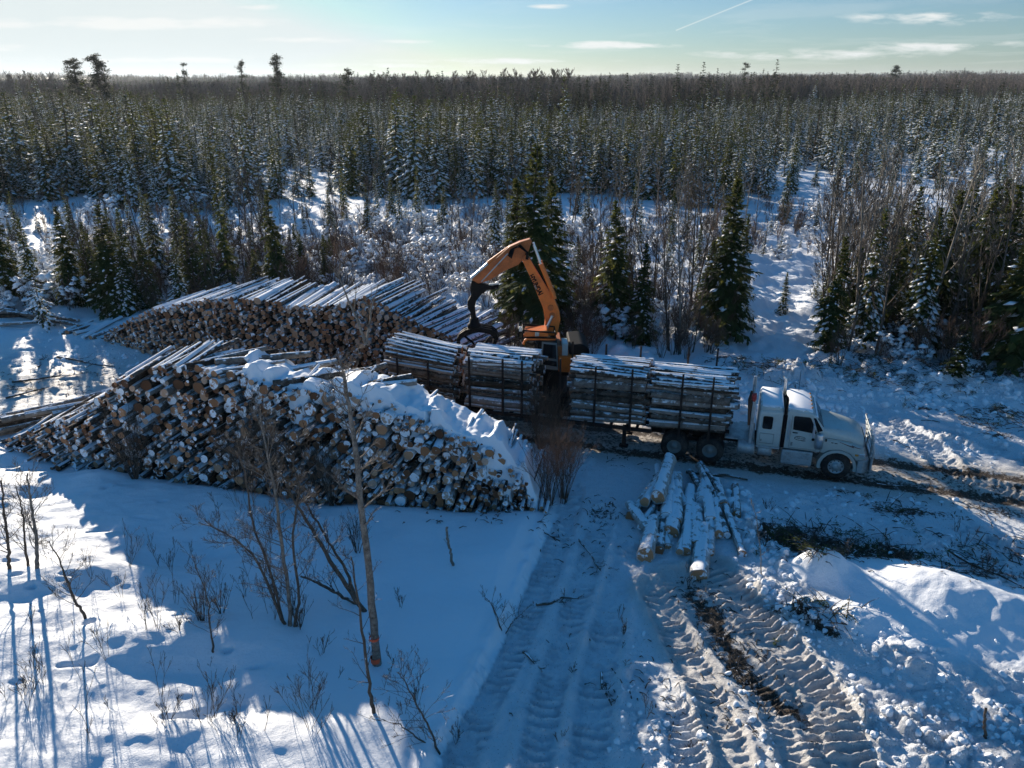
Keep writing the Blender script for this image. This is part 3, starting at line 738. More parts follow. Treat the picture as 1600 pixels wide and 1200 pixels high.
# snow draped over the right half of the near pile
def env(s):
    m = np.abs(NPK[:, 0][None] - s[:, None]) < NPK[:, 2][None] * 1.1
    z = np.where(m, NPK[:, 1][None] + np.sqrt(np.maximum(NPK[:, 2][None] ** 2 - (NPK[:, 0][None] - s[:, None]) ** 2, 0)), 0)
    return z.max(1)
ss = np.linspace(10.6, 21.9, 260); e0 = env(ss); ker = np.hanning(9); ker /= ker.sum(); e1 = np.convolve(np.pad(e0, 4, 'edge'), ker, 'valid')
uu = np.linspace(-1.35, 2.3, 100)
SSs, UU = np.meshgrid(ss, uu); E1 = np.interp(SSs, ss, e1)
ridge = np.clip(vnoise(SSs / 0.34 + UU * 0.12, UU / 2.0, 101) + 0.06, 0, 1) + 0.7 * np.clip(vnoise(SSs / 0.8, UU / 1.5, 102), 0, 1)
front = np.clip(-UU, 0, 9)
zz = E1 + 0.10 + 0.75 * ridge * sst(-1.5, 0.0, UU) * sst(2.6, 1.2, UU) + 0.05 * fbm(SSs / 0.25, UU / 0.25, 103, 2)
zz = zz - front * 0.95 - np.maximum(UU, 0) * 0.10
off = 0.30 * np.interp(SSs, ss, e1) + bow(SSs) + np.where(UU > 0, UU, 0) - front * 0.36 + 0.06
cover = vnoise(SSs / 0.5, UU / 2.0, 107) + 0.45 * vnoise(SSs / 0.17, UU / 0.5, 109)
lim = -0.25 - 0.9 * sst(12, 16, SSs)
cover = cover * 1.35
dens = sst(10.8, 13.2, SSs) * 0.5 - 0.14 + 0.28 * sst(13, 17, SSs)
depth_ok = cover + dens - 0.85 * sst(-0.15, -1.25, UU) - 0.5 * sst(1.5, 3.0, UU) 
zz -= np.where(depth_ok < 0, 0.55, 0.0) * sst(0.0, -0.12, depth_ok) 
off += sst(0.0, -0.10, depth_ok) * 0.5
# follow the direction of the logs backwards
yy = np.radians(np.interp(SSs, NYX, NYY)); rel = yy - math.radians(13.3)
S2 = SSs + np.tan(rel) * np.maximum(UU, 0)
Xc = NP_O[0] + nd[0] * S2 + nn[0] * off; Yc = NP_O[1] + nd[1] * S2 + nn[1] * off
keep = depth_ok > -0.12
na2, nb2 = SSs.shape
jj = (np.arange(na2 - 1)[:, None] * nb2 + np.arange(nb2 - 1)[None]).ravel()
kq = keep.ravel(); fm = kq[jj] | kq[jj + 1] | kq[jj + nb2] | kq[jj + nb2 + 1]; jj = jj[fm]
m = MB(); m.add(np.stack([Xc, Yc, zz + 0.12], -1).reshape(-1, 3), np.stack([jj, jj + 1, jj + nb2 + 1, jj + nb2], 1))
sc_ = m.build('snow_cover', M['snow_soft'])
tag(sc_, 'thick white snow draped over the right half of the near pile', 'snow', kind='stuff')
# logs poking up through that snow
for k in range(8):
    s = rng.uniform(12.5, 21.8); r = rng.uniform(0.05, 0.10); z = np_prof(s)
    a = np.array([NP_O[0], NP_O[1], 0]) + nd * s + nn * (0.3 * z + float(bow(s)) + rng.uniform(0.4, 2.2)) + np.array([0, 0, z + 0.0])
    d = np.array([rng.normal(0.35, 0.2), 1, rng.uniform(0.15, 0.5)]); d = d / np.linalg.norm(d) * rng.uniform(0.7, 1.2)
    m = MB(); log_arrays(m, np.zeros(3), d, r, r * 0.7, rng)
    o = m.build('log', [M['bark_snowy'], M['cut']]); o.location = a
    tag(o, 'snow coated log poking up through the snow on the near pile', 'log', 'logs poking out of the snow cap')

# far pile ---------------------------------------------------
FP_O = (-24.3, 42.7); FP_YAW = -19.5
def fbow(s): return np.interp(s, [0, 5, 9, 15, 22], [0, -0.9, -0.9, -0.3, 0])
fa_ = math.radians(FP_YAW)
fd = np.array([math.cos(fa_), math.sin(fa_), 0]); fn = np.array([-math.sin(fa_), math.cos(fa_), 0])
fc_px = [(158, 532), (200, 505), (250, 482), (330, 467), (400, 468), (440, 476), (480, 484), (530, 478), (565, 470), (610, 490), (660, 515), (700, 532), (722, 560)]
fc = [Wp(x, y, FP_O, FP_YAW, 0.0) for x, y in fc_px]
fs_ = np.array([c[0] for c in fc]); fz_ = np.maximum(np.array([c[1] for c in fc]), 0.1)
print('far crest', [(round(a, 1), round(b, 1)) for a, b in fc])
def fp_prof(s): return float(np.interp(s, fs_, fz_, right=0.1))
FPK = pack(fs_[-1], lambda s: fp_prof(s) + 0.05, lambda: float(np.clip(rng.lognormal(math.log(0.105), 0.25), 0.06, 0.19)), 2600, rng, 12)
print('far pile', len(FPK))
fr = MB(); ntop = 0
topf = np.array([z > fp_prof(s) - 0.30 for s, z, r in FPK])
for i, (s, z, r) in enumerate(FPK):
    yr = math.radians(np.interp(s, [0, 8, 14, 20, 24], [30, 22, 9, 22, 34]) + rng.normal(0, 2.5))
    d = np.array([math.sin(yr), math.cos(yr), rng.normal(0, 0.015)]); L = rng.uniform(3.6, 4.8)
    a = np.array([FP_O[0], FP_O[1], 0.1]) + fd * s + fn * (0.12 * z + rng.normal(0, 0.09) + float(fbow(s))) + np.array([0, 0, z])
    b = a + d * L
    if topf[i] and ntop < 36 and rng.random() < 0.75:
        ntop += 1
        m = MB(); log_arrays(m, np.zeros(3), b - a, r, r * 0.85, rng, n=10)
        o = m.build('log', [M['bark_snowy'], M['cut_far']]); o.location = a
        tag(o, 'long snow covered log along the top of the far pile', 'log', 'top logs of the far pile')
    else:
        log_arrays(fr, a, b, r, r * 0.85, rng, n=8, k=3, mi=2 if topf[i] else 0)
o = fr.build('log_pile', [M['bark'], M['cut_far'], M['bark_snowy']])
tag(o, 'brown sawn ends of hundreds of logs in the far pile', 'log pile', kind='stuff')

# loose logs in the yard: (front px, back px, radius, base height)
loose = [((985, 812), (1030, 748), .15, .0, 0), ((1006, 802), (1040, 745), .14, .30, 0), ((1026, 800), (1045, 738), .20, .42, 1), ((1008, 880), (1020, 820), .22, .0, 1),
         ((1028, 866), (1035, 815), .15, .0, 0), ((1040, 820), (1052, 752), .17, .12, 0), ((1055, 826), (1058, 750), .15, .12, 0), ((1048, 840), (1055, 790), .2, .0, 0),
         ((1070, 868), (1076, 790), .16, .0, 1), ((1088, 858), (1090, 800), .15, .05, 0), ((1092, 905), (1100, 830), .22, .0, 1), ((1108, 870), (1110, 800), .13, .0, 0),
         ((1122, 842), (1118, 790), .13, .08, 0), ((1075, 800), (1078, 765), .15, .0, 0), ((1095, 790), (1098, 756), .16, .0, 0), ((1130, 800), (1118, 758), .16, .0, 0),
         ((1000, 830), (1020, 800), .10, .1, 0), ((1150, 810), (1148, 764), .14, .0, 0), ((1160, 870), (1132, 800), .12, .0, 0)]
for k in range(16):   # more logs, caked in snow, filling the heap
    fx = rng.uniform(1018, 1138); fy = rng.uniform(790, 875) - 0.25 * abs(fx - 1060); A = P(fx, fy); L = rng.uniform(1.8, 2.8); yr = math.radians(rng.normal(4, 9)); r = rng.uniform(0.12, 0.2)
    a = np.array([A[0], A[1], gz(*A) + r * rng.uniform(0.4, 1.6)]); d = np.array([math.sin(yr), math.cos(yr), rng.normal(0, 0.05)]) * L
    m = MB(); log_arrays(m, np.zeros(3), d, r, r * 0.85, rng, n=16, k=10, rnd=rng.uniform(0.2, 0.98)); o = m.build('log', [M['birch_log'], M['cut']]); o.location = a
    tag(o, 'snow caked log half buried in the loose heap in front of the truck', 'log', 'buried logs of the loose heap')
loose_lab = ['orange ended log at the left edge of the loose log heap', 'log resting second from left atop the loose heap', 'thick sunlit birch log standing highest on the loose heap',
             'stout log with orange and white end at lower left of the loose heap', 'short white ended log right beside the stout orange ended one', 'snowy log under the highest birch log in the loose heap',
             'long snowy log right of the highest birch log', 'half buried log in the centre left of the loose heap', 'log with bright white sawn end at front centre of the loose heap',
             'round ended log just right of the bright white ended one', 'thickest log, lying furthest forward of the loose heap', 'slim snowy log right of the furthest forward log',
             'short upturned log end with sunlit snow on top', 'snow caked log at the back of the loose heap, left of centre', 'snow caked log at the back of the loose heap, centre',
             'snow caked forked log at the back right of the heap', 'small stub of log with orange end under the left logs', 'snow buried log end apart at the right of the heap', 'dark thin log half buried beside the right snow berm']
for (f, bk, r, zb, big), lab in zip(loose, loose_lab):
    A = P(*f); B = P(*bk)
    za = gz(*A) + r * 0.8 + zb; zb2 = gz(*B) + r * 0.8 + zb
    m = MB(); a = np.array([A[0], A[1], za]); b = np.array([B[0], B[1], zb2])
    log_arrays(m, np.zeros(3), b - a, r * 1.3, r * 1.12, rng, n=18, k=12, rnd=0.62 if big else rng.uniform(0.3, 0.98))
    o = m.build('log', [M['birch_log'], M['cut']]); o.location = a
    tag(o, lab, 'log')

# ------------------------------------------------------------------ truck (local: x forward, y away from the camera, near side at y = 0)
def rr(x, yc, hw, z0, z1, rad, n=4):
    """rounded section in the y-z plane at x"""
    pts = []
    for cy, cz, a0 in ((yc + hw - rad, z1 - rad, 0), (yc - hw + rad, z1 - rad, 90), (yc - hw + 0.03, z0 + 0.03, 180), (yc + hw - 0.03, z0 + 0.03, 270)):
        rd = rad if a0 < 180 else 0.03
        for k in range(n + 1):
            a = math.radians(a0 + 90 * k / n); pts.append((x, cy + rd * math.cos(a), cz + rd * math.sin(a)))
    return pts
T = empty('semi_truck', (TRUCK_O[0], TRUCK_O[1], gz(*tw(0, 1)) * 0 - 0.02), ty_, 'white long nosed semi tractor with sleeper cab pulling the loaded log trailer', 'truck')
def tp(name, mb, mats, parent=None): return mb.build(name, mats, parent or T)
# wheels
def road_wheel(name, x, y, parent, hub=True, dual=False):
    w = MB(); w.wheel((0, 0, 0), 0.52, 0.30)
    for k in range(30):   # tread blocks
        a = 2 * PI * k / 30; c, s_ = math.cos(a), math.sin(a)
        ax = np.array([-s_, 0, c]); rx = np.array([c, 0, s_])
        for sy in (-0.085, 0.02):
            vs = []
            for dr in (0.505, 0.535):
                for dy in (sy, sy + 0.07):
                    for dt in (-0.032, 0.032): vs.append(rx * dr + ax * dt + np.array([0, dy, 0]))
            w.add(vs, [(0, 1, 3, 2), (4, 6, 7, 5), (0, 4, 5, 1), (2, 3, 7, 6), (0, 2, 6, 4), (1, 5, 7, 3)], 0, False)
    wo = bpy.data.objects.new(name, w.mesh(name, [M['rubber']])); COL.objects.link(wo); wo.parent = parent; wo.location = (x, y, 0.52)
    h = MB()
    sgn = -1 if y < 1.1 else 1
    if hub: h.lathe((0, sgn * 0.10, 0), [(0.29, sgn * 0.055), (0.27, sgn * 0.02), (0.20, -sgn * 0.0), (0.15, sgn * 0.04), (0.13, sgn * 0.10), (0.09, sgn * 0.12), (0.001, sgn * 0.12)], 'y', 0, 24)
    else: h.lathe((0, sgn * 0.02, 0), [(0.29, sgn * 0.10), (0.26, -sgn * 0.03), (0.12, -sgn * 0.05), (0.11, sgn * 0.09), (0.001, sgn * 0.10)], 'y', 0, 24)
    h.build('rim', M['alu'] if hub else M['grey'], wo)
    for k in range(10):
        if not hub: break
        a = 2 * PI * k / 10; hb = MB(); hb.lathe((0.225 * math.cos(a), sgn * 0.118, 0.225 * math.sin(a)), [(0.026, sgn * 0.0), (0.024, sgn * 0.006), (0.001, sgn * 0.006)], 'y', 0, 8)
        h2 = hb
        if k == 0: allh = MB()
        allh.merge(hb)
    if hub: allh.build('hand_hole', M['black'], wo)
    return wo
for y in (0.17, 2.13): road_wheel('front_wheel', 0, y, T)
for x in (-4.61, -5.98):
    for y in (0.17, 0.50, 1.80, 2.13): road_wheel('drive_wheel', x, y, T, hub=False)
f = MB()
for y in (0.75, 1.40): f.box(-7.0, 0.95, y, y + 0.12, 0.72, 0.98)
for x in (-7.0, -5.3, -3.4, -1.5, 0.4): f.box(x, x + 0.12, 0.8, 1.5, 0.75, 0.95)
for x in (0, -4.61, -5.98): f.tube([(x, 0.3, 0.52), (x, 2.0, 0.52)], 0.09, 10); f.box(x - 0.25, x + 0.25, 0.95, 1.35, 0.35, 0.72, bev=0.08)
f.box(-6.0, -4.6, 0.62, 0.78, 0.60, 0.80, bev=0.03); f.box(-6.0, -4.6, 1.5, 1.66, 0.60, 0.80, bev=0.03)
tp('chassis', f, M['black'])
dk = MB(); dk.box(-4.1, -2.98, 0.35, 1.95, 1.0, 1.05, bev=0.01)
for k in range(7): dk.box(-4.05 + k * 0.16, -4.0 + k * 0.16, 0.36, 1.94, 1.052, 1.075)
tp('deck_plate', dk, M['alu'])
# sleeper
s = MB(); s.loft([rr(x, 1.15, hw, z0, z1, 0.16) for x, hw, z0, z1 in ((-2.93, 1.06, 1.02, 2.42), (-2.88, 1.10, 1.0, 2.47), (-2.12, 1.10, 1.0, 2.52), (-2.06, 1.06, 1.02, 2.48))], 0, smooth=False)
sl = tp('sleeper', s, M['paint_white'])
r_ = MB(); r_.loft([rr(x, 1.15, hw, z0, z1, 0.13) for x, hw, z0, z1 in ((-2.92, 0.98, 2.44, 2.56), (-2.86, 1.02, 2.44, 2.66), (-2.14, 1.02, 2.44, 2.66), (-2.08, 0.98, 2.44, 2.56))], 0, smooth=True)
tp('sleeper_roof', r_, M['roof_snow'])
def sidewin(x0, x1, z0, z1, y, rad=0.06):
    pts = []
    for cx, cz, a0 in ((x1 - rad, z1 - rad, 0), (x0 + rad, z1 - rad, 90), (x0 + rad, z0 + rad, 180), (x1 - rad, z0 + rad, 270)):
        for k in range(4): a = math.radians(a0 + 30 * k); pts.append((cx + rad * math.cos(a), cz + rad * math.sin(a)))
    return pts
for ya, yb, yc, yd in ((0.03, 0.06, 0.02, 0.04), (2.24, 2.27, 2.26, 2.28)):
    w = MB(); w.prism(sidewin(-2.78, -2.42, 1.72, 2.24, 0), ya, yb, bev=0.008); wf = w.build('window_frame', M['black'], sl)
    w = MB(); w.prism(sidewin(-2.755, -2.445, 1.745, 2.215, 0), yc, yd); w.build('window', M['glass'], sl)
w = MB()
for a, b in (((-2.84, 1.12), (-2.84, 1.52)), ((-2.34, 1.12), (-2.34, 1.52))): w.box(a[0], a[0] + 0.018, 0.035, 0.055, a[1], b[1])
for z in (1.12, 1.52): w.box(-2.84, -2.32, 0.035, 0.055, z, z + 0.018)
w.box(-2.80, -2.75, 0.03, 0.05, 1.20, 1.28)
w.build('luggage_hatch', M['grey'], sl)
st_ = MB(); st_.box(-2.93, -2.08, 0.0, 0.06, 0.95, 1.02, bev=0.01); st_.build('lower_trim', M['alu'], sl)
# cab
c = MB(); c.prism([(-1.95, 1.0), (-0.62, 1.0), (-0.60, 1.96), (-0.98, 2.46), (-1.06, 2.52), (-1.90, 2.56), (-1.95, 2.50)], 0.06, 2.24, bev=0.05)
cab = tp('cab', c, M['paint_white'])
c = MB(); c.loft([rr(x, 1.15, hw, 2.44, z1, 0.10) for x, hw, z1 in ((-1.93, 1.02, 2.60), (-1.85, 1.05, 2.66), (-1.35, 1.05, 2.66), (-1.05, 1.0, 2.58))], 0)
tp('cab_roof', c, M['roof_snow'])
v = MB(); v.prism([(-1.02, 2.47), (-0.84, 2.36), (-0.86, 2.33), (-1.04, 2.43)], 0.12, 2.18, bev=0.006); v.build('sun_visor', M['roof_snow'], cab)
v = MB()
for k in range(5): v.box(-1.10, -1.04, 0.40 + k * 0.37, 0.46 + k * 0.37, 2.60, 2.65, bev=0.015)
v.build('marker_lamp', M['amber'], cab)
v = MB(); v.tube([(-0.70, 0.45, 1.99), (-0.86, 0.60, 2.24)], 0.012, 4); v.tube([(-0.70, 1.45, 1.99), (-0.86, 1.60, 2.24)], 0.012, 4); v.build('wiper', M['black'], cab)
v = MB(); v.box(-1.84, -1.80, 0.0, 0.03, 1.35, 2.2, bev=0.01); v.build('grab_rail', M['chrome'], cab)
# windshield: two panes lying on the slope
def slope_pane(y0, y1, t0, t1, proud):
    a = np.array([-0.60, 1.96]); b = np.array([-0.98, 2.46]); d = b - a; n = np.array([d[1], -d[0]]); n /= np.linalg.norm(n)
    p0 = a + d * t0 + n * 0.002; p1 = a + d * t1 + n * 0.002; q0 = p0 + n * proud; q1 = p1 + n * proud
    w = MB(); w.prism([tuple(p0), tuple(q0), tuple(q1), tuple(p1)], y0, y1); return w
for y0, y1 in ((0.20, 1.12), (1.18, 2.10)): slope_pane(y0, y1, 0.06, 0.92, 0.018).build('windshield', M['glass'], cab)
for ya, yb, sgn in ((0.035, 0.075, 1), (2.225, 2.265, -1)):
    w = MB(); w.prism([(-1.68, 1.82), (-0.86, 1.74), (-0.84, 1.80), (-1.10, 2.34), (-1.16, 2.37), (-1.66, 2.37), (-1.70, 2.33)], ya, yb, bev=0.008)
    w.build('door_window', M['glass'], cab)
    w = MB(); w.prism([(-0.80, 1.80), (-0.64, 1.90), (-0.93, 2.36), (-1.02, 2.36)], ya, yb); w.build('quarter_window', M['glass'], cab)
# door with seams, handle, worn script emblem and oval
d = MB()
for x in (-1.76, -0.80): d.box(x, x + 0.016, 0.045, 0.065, 1.06, 2.38 if x < -1 else 1.75)
for z in (1.06,): d.box(-1.76, -0.80, 0.045, 0.065, z, z + 0.016)
door = d.build('door', M['grey'], cab)
h = MB(); h.box(-1.68, -1.50, 0.02, 0.045, 1.68, 1.72, bev=0.008); h.build('handle', M['black'], door)
h = MB(); h.box(-1.70, -1.63, 0.03, 0.05, 1.16, 1.30, bev=0.01); h.build('marker_plate', M['grey'], door)
e = MB(); tt = np.linspace(0.25, 1.9 * PI, 26); e.tube(np.stack([-1.38 + 0.20 * np.cos(tt), np.full(26, 0.052), 1.48 + 0.075 * np.sin(tt)], 1), np.interp(tt, [0, 3, 6], [0.004, 0.012, 0.004]), 5)
for dx in (0, 0.06, 0.13, 0.19, 0.24):
    e.tube([(-1.50 + dx, 0.052, 1.46), (-1.47 + dx, 0.052, 1.51 + 0.015 * (dx < 0.1)), (-1.455 + dx, 0.052, 1.455)], 0.006, 4)
e.tube([(-1.40, 0.052, 1.41), (-1.28, 0.052, 1.385), (-1.18, 0.052, 1.40)], 0.007, 4)
e.build('emblem', M['black'], door)
e = MB(); e.lathe((-0.93, 0.05, 1.50), [(0.055, 0.0), (0.055, -0.012), (0.001, -0.012)], 'y', 0, 14); e.build('fuel_sticker', M['black'], door)
# hood
def hoodsec(x, yc, hw, z0, z1, rad, crown):
    L = rr(x, yc, hw, z0, z1, rad, 5); out = []
    for q in L:
        k = 1 - min(abs(q[1] - yc) / hw, 1) ** 2; out.append((q[0], q[1], q[2] + (crown * k if q[2] > (z0 + z1) / 2 else 0)))
    return out
h = MB(); h.loft([hoodsec(x, 1.15, hw, z0, z1, rad, cw) for x, hw, z0, z1, rad, cw in ((-0.62, 1.03, 1.1, 1.94, 0.10, 0.10), (-0.2, 0.99, 1.1, 1.90, 0.18, 0.10), (0.3, 0.90, 1.12, 1.82, 0.24, 0.09), (0.7, 0.80, 1.05, 1.72, 0.26, 0.07), (0.88, 0.74, 0.98, 1.58, 0.24, 0.05))], 0)
hood = tp('hood', h, M['paint_white'])
for ya, yb in ((0.02, 0.42), (1.88, 2.28)):
    pts = []; 
    for k in range(13):
        a = math.radians(200 - k * 17.5); pts.append((0.70 * math.cos(a) + 0.02, 0.50 + 0.68 * math.sin(a)))
    pts = [(x, max(z, 0.36)) for x, z in pts]
    inner = [(0.58 / 0.70 * (x - 0.02) + 0.02, 0.50 + (z - 0.50) * 0.58 / 0.68) for x, z in pts]
    fb = MB(); fb.loft([[(x, ya, z), (x, yb, z), (xi, yb, zi), (xi, ya, zi)] for (x, z), (xi, zi) in zip(pts, inner)], 0, smooth=False)
    fo = tp('fender', fb, M['paint_white'])
    # body side between the fender and the hood
    sb = MB(); near = ya < 1
    y_out0, y_out1 = (0.10, 0.40) if near else (1.90, 2.20)
    sb.prism([(-0.62, 1.0), (-0.60, 1.55), (0.2, 1.50), (0.86, 1.32), (0.98, 0.96), (0.74, 0.72), (0.62, 0.86), (0.45, 1.06), (0.1, 1.185), (-0.3, 1.12), (-0.52, 0.96)], y_out0, y_out1, bev=0.03)
    sb.build('fender_side', M['paint_white'], fo)
    hl = MB(); hl.box(0.74, 0.95, (0.085 if near else 2.0), (0.30 if near else 2.215), 0.98, 1.13, bev=0.03); tp('headlight', hl, M['chrome'])
    am = MB(); am.box(0.60, 0.72, (0.08 if near else 2.17), (0.13 if near else 2.22), 1.00, 1.08, bev=0.015); tp('turn_signal', am, M['amber'])
# swoosh stripe on the side
sw = MB()
for a in ([(0.0, 1.56), (0.30, 1.46), (0.52, 1.40), (0.44, 1.48), (0.62, 1.40), (0.78, 1.38)],):
    P3 = [(x, 0.20 + (x + 0.62) * 0.06 - 0.115 if z < 1.5 else 0.20, z) for x, z in a]
    sw.tube([(x, 0.093 + max(0, (1.45 - z)) * 0.0, z - 0.06) for x, z in a], [0.008, 0.016, 0.02, 0.012, 0.014, 0.008], 4)
sw.build('stripe', M['maroon'], hood)
sw = MB(); sw.box(-0.28, -0.20, 0.092, 0.11, 1.42, 1.45); sw.box(-0.16, -0.06, 0.092, 0.11, 1.41, 1.44); sw.build('name_plate', M['black'], hood)
sm_ = MB(); sm_.box(-0.635, -0.615, 0.10, 0.16, 1.0, 1.90); sm_.build('hood_gap', M['black'], hood)
sm_ = MB(); sm_.tube([(-0.55, 0.095, 1.60), (0.0, 0.10, 1.585), (0.45, 0.115, 1.54)], 0.007, 4); sm_.box(-0.50, -0.44, 0.07, 0.11, 1.46, 1.56, bev=0.01); sm_.build('hood_latch', M['black'], hood)
gq = MB(); gq.box(0.885, 0.93, 0.62, 1.68, 0.98, 1.56, bev=0.02); gl = tp('grille', gq, M['black'])
gq = MB()
for k in range(9): gq.box(0.93, 0.955, 0.66 + k * 0.12, 0.68 + k * 0.12, 1.0, 1.54)
gq.build('grille_bars', M['chrome'], gl)
b = MB(); b.prism([(0.14, 0.0), (0.92, 0.0), (1.14, 0.25), (1.14, 2.05), (0.92, 2.3), (0.72, 2.3), (0.72, 0.0)][1:], 0.36, 0.86, bev=0.03, plane='xy'); tp('bumper', b, M['alu'])
gd = MB()
for y in (0.12, 0.62, 1.68, 2.18): gd.tube([(1.20, y, 0.42), (1.22, y, 1.2), (1.10, y, 1.92)], 0.035, 8)
gd.box(1.17, 1.20, 0.10, 2.20, 0.40, 0.90, bev=0.01)
for z in (1.05, 1.25, 1.45, 1.65, 1.88): gd.tube([(1.22 - 0.14 * max(0, z - 1.2) / 0.7, 0.12, z), (1.22 - 0.14 * max(0, z - 1.2) / 0.7, 2.18, z)], 0.022, 6)
for z in (0.55, 0.8): gd.box(0.9, 1.2, 0.5, 0.58, z, z + 0.06); gd.box(0.9, 1.2, 1.7, 1.78, z, z + 0.06)
tp('moose_guard', gd, M['alu'])
# stacks, air cleaner, mirrors, tanks, steps
for y in (0.10, 2.18):
    s = MB(); s.tube([(-2.0, y, 1.05), (-2.0, y, 2.35)], 0.085, 12); s.tube([(-2.0, y, 2.30), (-2.0, y, 2.95), (-2.02, y, 3.04), (-2.10, y, 3.12)], 0.055, 12, cap=False)
    s.box(-2.08, -1.93, y - 0.03, y + 0.03, 1.3, 1.34); tp('exhaust_stack', s, M['black'] if y < 1 else M['chrome'])
for y in (-0.04, 2.34):
    s = MB(); s.lathe((-0.72, y, 1.20), [(0.02, 0), (0.15, 0.02), (0.15, 0.46), (0.13, 0.52), (0.13, 0.56), (0.10, 0.60), (0.001, 0.61)], 'z', 0, 20); tp('air_cleaner', s, M['chrome'])
    s = MB(); sg = -1 if y < 1 else 1
    s.box(-1.02, -0.94, y + sg * 0.22 - 0.09, y + sg * 0.22 + 0.09, 1.72, 2.20, bev=0.03)
    s.tube([(-0.98, y + sg * 0.2, 2.18), (-1.0, y - sg * 0.02, 2.30)], 0.014, 6); s.tube([(-0.98, y + sg * 0.2, 1.76), (-0.95, y - sg * 0.02, 1.62)], 0.014, 6); tp('mirror', s, M['chrome'])
for y in (0.32, 1.98):
    s = MB(); s.lathe((-3.60, y, 0.78), [(0.001, 0), (0.26, 0.01), (0.29, 0.05), (0.29, 0.60), (0.26, 0.64), (0.001, 0.65)], 'x', 0, 22)
    for xx in (-3.45, -3.10): s.lathe((xx, y, 0.78), [(0.298, 0), (0.298, 0.05)], 'x', 0, 22)
    tp('fuel_tank', s, M['alu'])
    s = MB(); s.lathe((-2.86, y, 0.76), [(0.001, 0), (0.22, 0.01), (0.25, 0.05), (0.25, 0.50), (0.22, 0.53), (0.001, 0.54)], 'x', 0, 20); tp('air_tank', s, M['alu'])
    s = MB(); sg = 0.03 if y < 1 else 1.72
    s.box(-1.98, -0.86, sg, sg + 0.55, 0.40, 0.96, bev=0.05); s.box(-1.95, -0.90, sg - 0.02, sg + 0.57, 0.66, 0.69); s.box(-1.95, -0.90, sg - 0.03, sg + 0.58, 0.40, 0.43)
    tp('step_box', s, M['alu'])
an = MB(); an.tube([(-1.5, 2.0, 2.6), (-1.52, 2.02, 3.5)], 0.008, 4); tp('antenna', an, M['black'])
# headache rack with chains and red cloth
hr = MB()
for y in (0.15, 2.1): hr.box(-3.22, -3.10, y - 0.05, y + 0.05, 1.0, 3.05, bev=0.01)
for z in (1.1, 1.6, 2.1, 2.6): hr.box(-3.19, -3.12, 0.2, 2.06, z, z + 0.07)
for k in range(8): hr.box(-3.17, -3.13, 0.35 + k * 0.22, 0.38 + k * 0.22, 1.1, 2.65)
rack = tp('headache_rack', hr, M['alu'])
rc = MB(); 
for k in range(5):
    yy0 = 0.3 + k * 0.32; rc.tube([(-3.26, yy0, 2.6), (-3.30, yy0 + 0.03, 2.2), (-3.27, yy0 - 0.02, 1.7)], [0.05, 0.07, 0.05], 6)
rc.build('hanging_straps', M['rust'], rack)
rc = MB(); rc.loft([[(-3.28, 0.04, 3.02), (-3.12, 0.02, 3.06), (-3.12, 0.14, 3.10), (-3.28, 0.16, 3.06)], [(-3.29, 0.02, 2.90), (-3.10, 0.0, 2.90), (-3.12, 0.12, 2.88), (-3.30, 0.14, 2.92)], [(-3.24, 0.05, 2.78), (-3.16, 0.04, 2.76), (-3.15, 0.1, 2.76), (-3.23, 0.12, 2.78)]], 0); rc.build('red_flag', M['red'], rack)

# ------------------------------------------------------------------ trailer and its log loads
TR = empty('log_trailer', (TRUCK_O[0], TRUCK_O[1], -0.02), ty_, 'dark steel stake trailer carrying four bundles of logs behind the white tractor', 'trailer')
f = MB()
for y in (0.70, 1.45): f.box(-19.2, -3.95, y, y + 0.14, 0.98, 1.16)
for k in range(15): f.box(-19.1 + k * 1.05, -19.0 + k * 1.05, 0.1, 2.2, 1.02, 1.13)
f.box(-19.2, -6.9, 0.02, 0.12, 0.98, 1.12); f.box(-19.2, -6.9, 2.18, 2.28, 0.98, 1.12)
f.build('frame', M['stake'], TR)
lg = MB()
for y in (0.4, 1.7): lg.box(-8.1, -7.95, y, y + 0.14, 0.15, 1.0); lg.box(-8.2, -7.85, y - 0.06, y + 0.2, 0.06, 0.13)
lg.tube([(-8.02, 0.45, 0.8), (-8.02, 1.8, 0.8)], 0.03, 6); lg.build('landing_gear', M['stake'], TR)
for x in (-17.2, -15.9, -14.6):
    for y in (0.17, 0.50, 1.80, 2.13): road_wheel('trailer_wheel', x, y, TR, hub=False)
    ax = MB(); ax.tube([(x, 0.2, 0.52), (x, 2.1, 0.52)], 0.08, 8); ax.box(x - 0.3, x + 0.3, 0.7, 0.8, 0.6, 1.0); ax.box(x - 0.3, x + 0.3, 1.5, 1.6, 0.6, 1.0); ax.build('axle', M['stake'], TR)
def sx(px, py): return Wp(px, py, TRUCK_O, TRUCK_YAW, -0.05)[0]
near_st = [(sx(620, 570), 3.1), (sx(668, 575), 3.1), (sx(733, 600), 3.45), (sx(785, 600), 3.5), (sx(815, 600), 3.5), (sx(874, 620), 3.75), (sx(929, 620), 3.55), (sx(986, 620), 3.6), (sx(1065, 620), 3.6), (sx(1113, 620), 3.6)]
far_top = {6: 3.75, 7: 3.8, 8: 3.95, 9: 4.0}
for k, (x, zt) in enumerate(near_st):
    for y in (-0.06, 2.26):
        z1 = zt if y < 1 else far_top.get(k, zt)
        s = MB(); s.prism([(x - 0.045, 1.0), (x + 0.045, 1.0), (x + 0.035, z1), (x - 0.035, z1)], y, y + 0.09, bev=0.008)
        s.build('stake', M['stake'], TR)
bulk = MB()
bundles = [(-18.3, -15.3, 3.2, 0.42, 'bundle at the very rear of the trailer'), (-14.75, -11.95, 3.32, 0.15, 'bundle left of the log loader cab'),
           (-10.25, -7.25, 3.28, 0.22, 'bundle right of the log loader cab'), (-7.05, -3.85, 3.24, 0.2, 'bundle nearest the white tractor')]
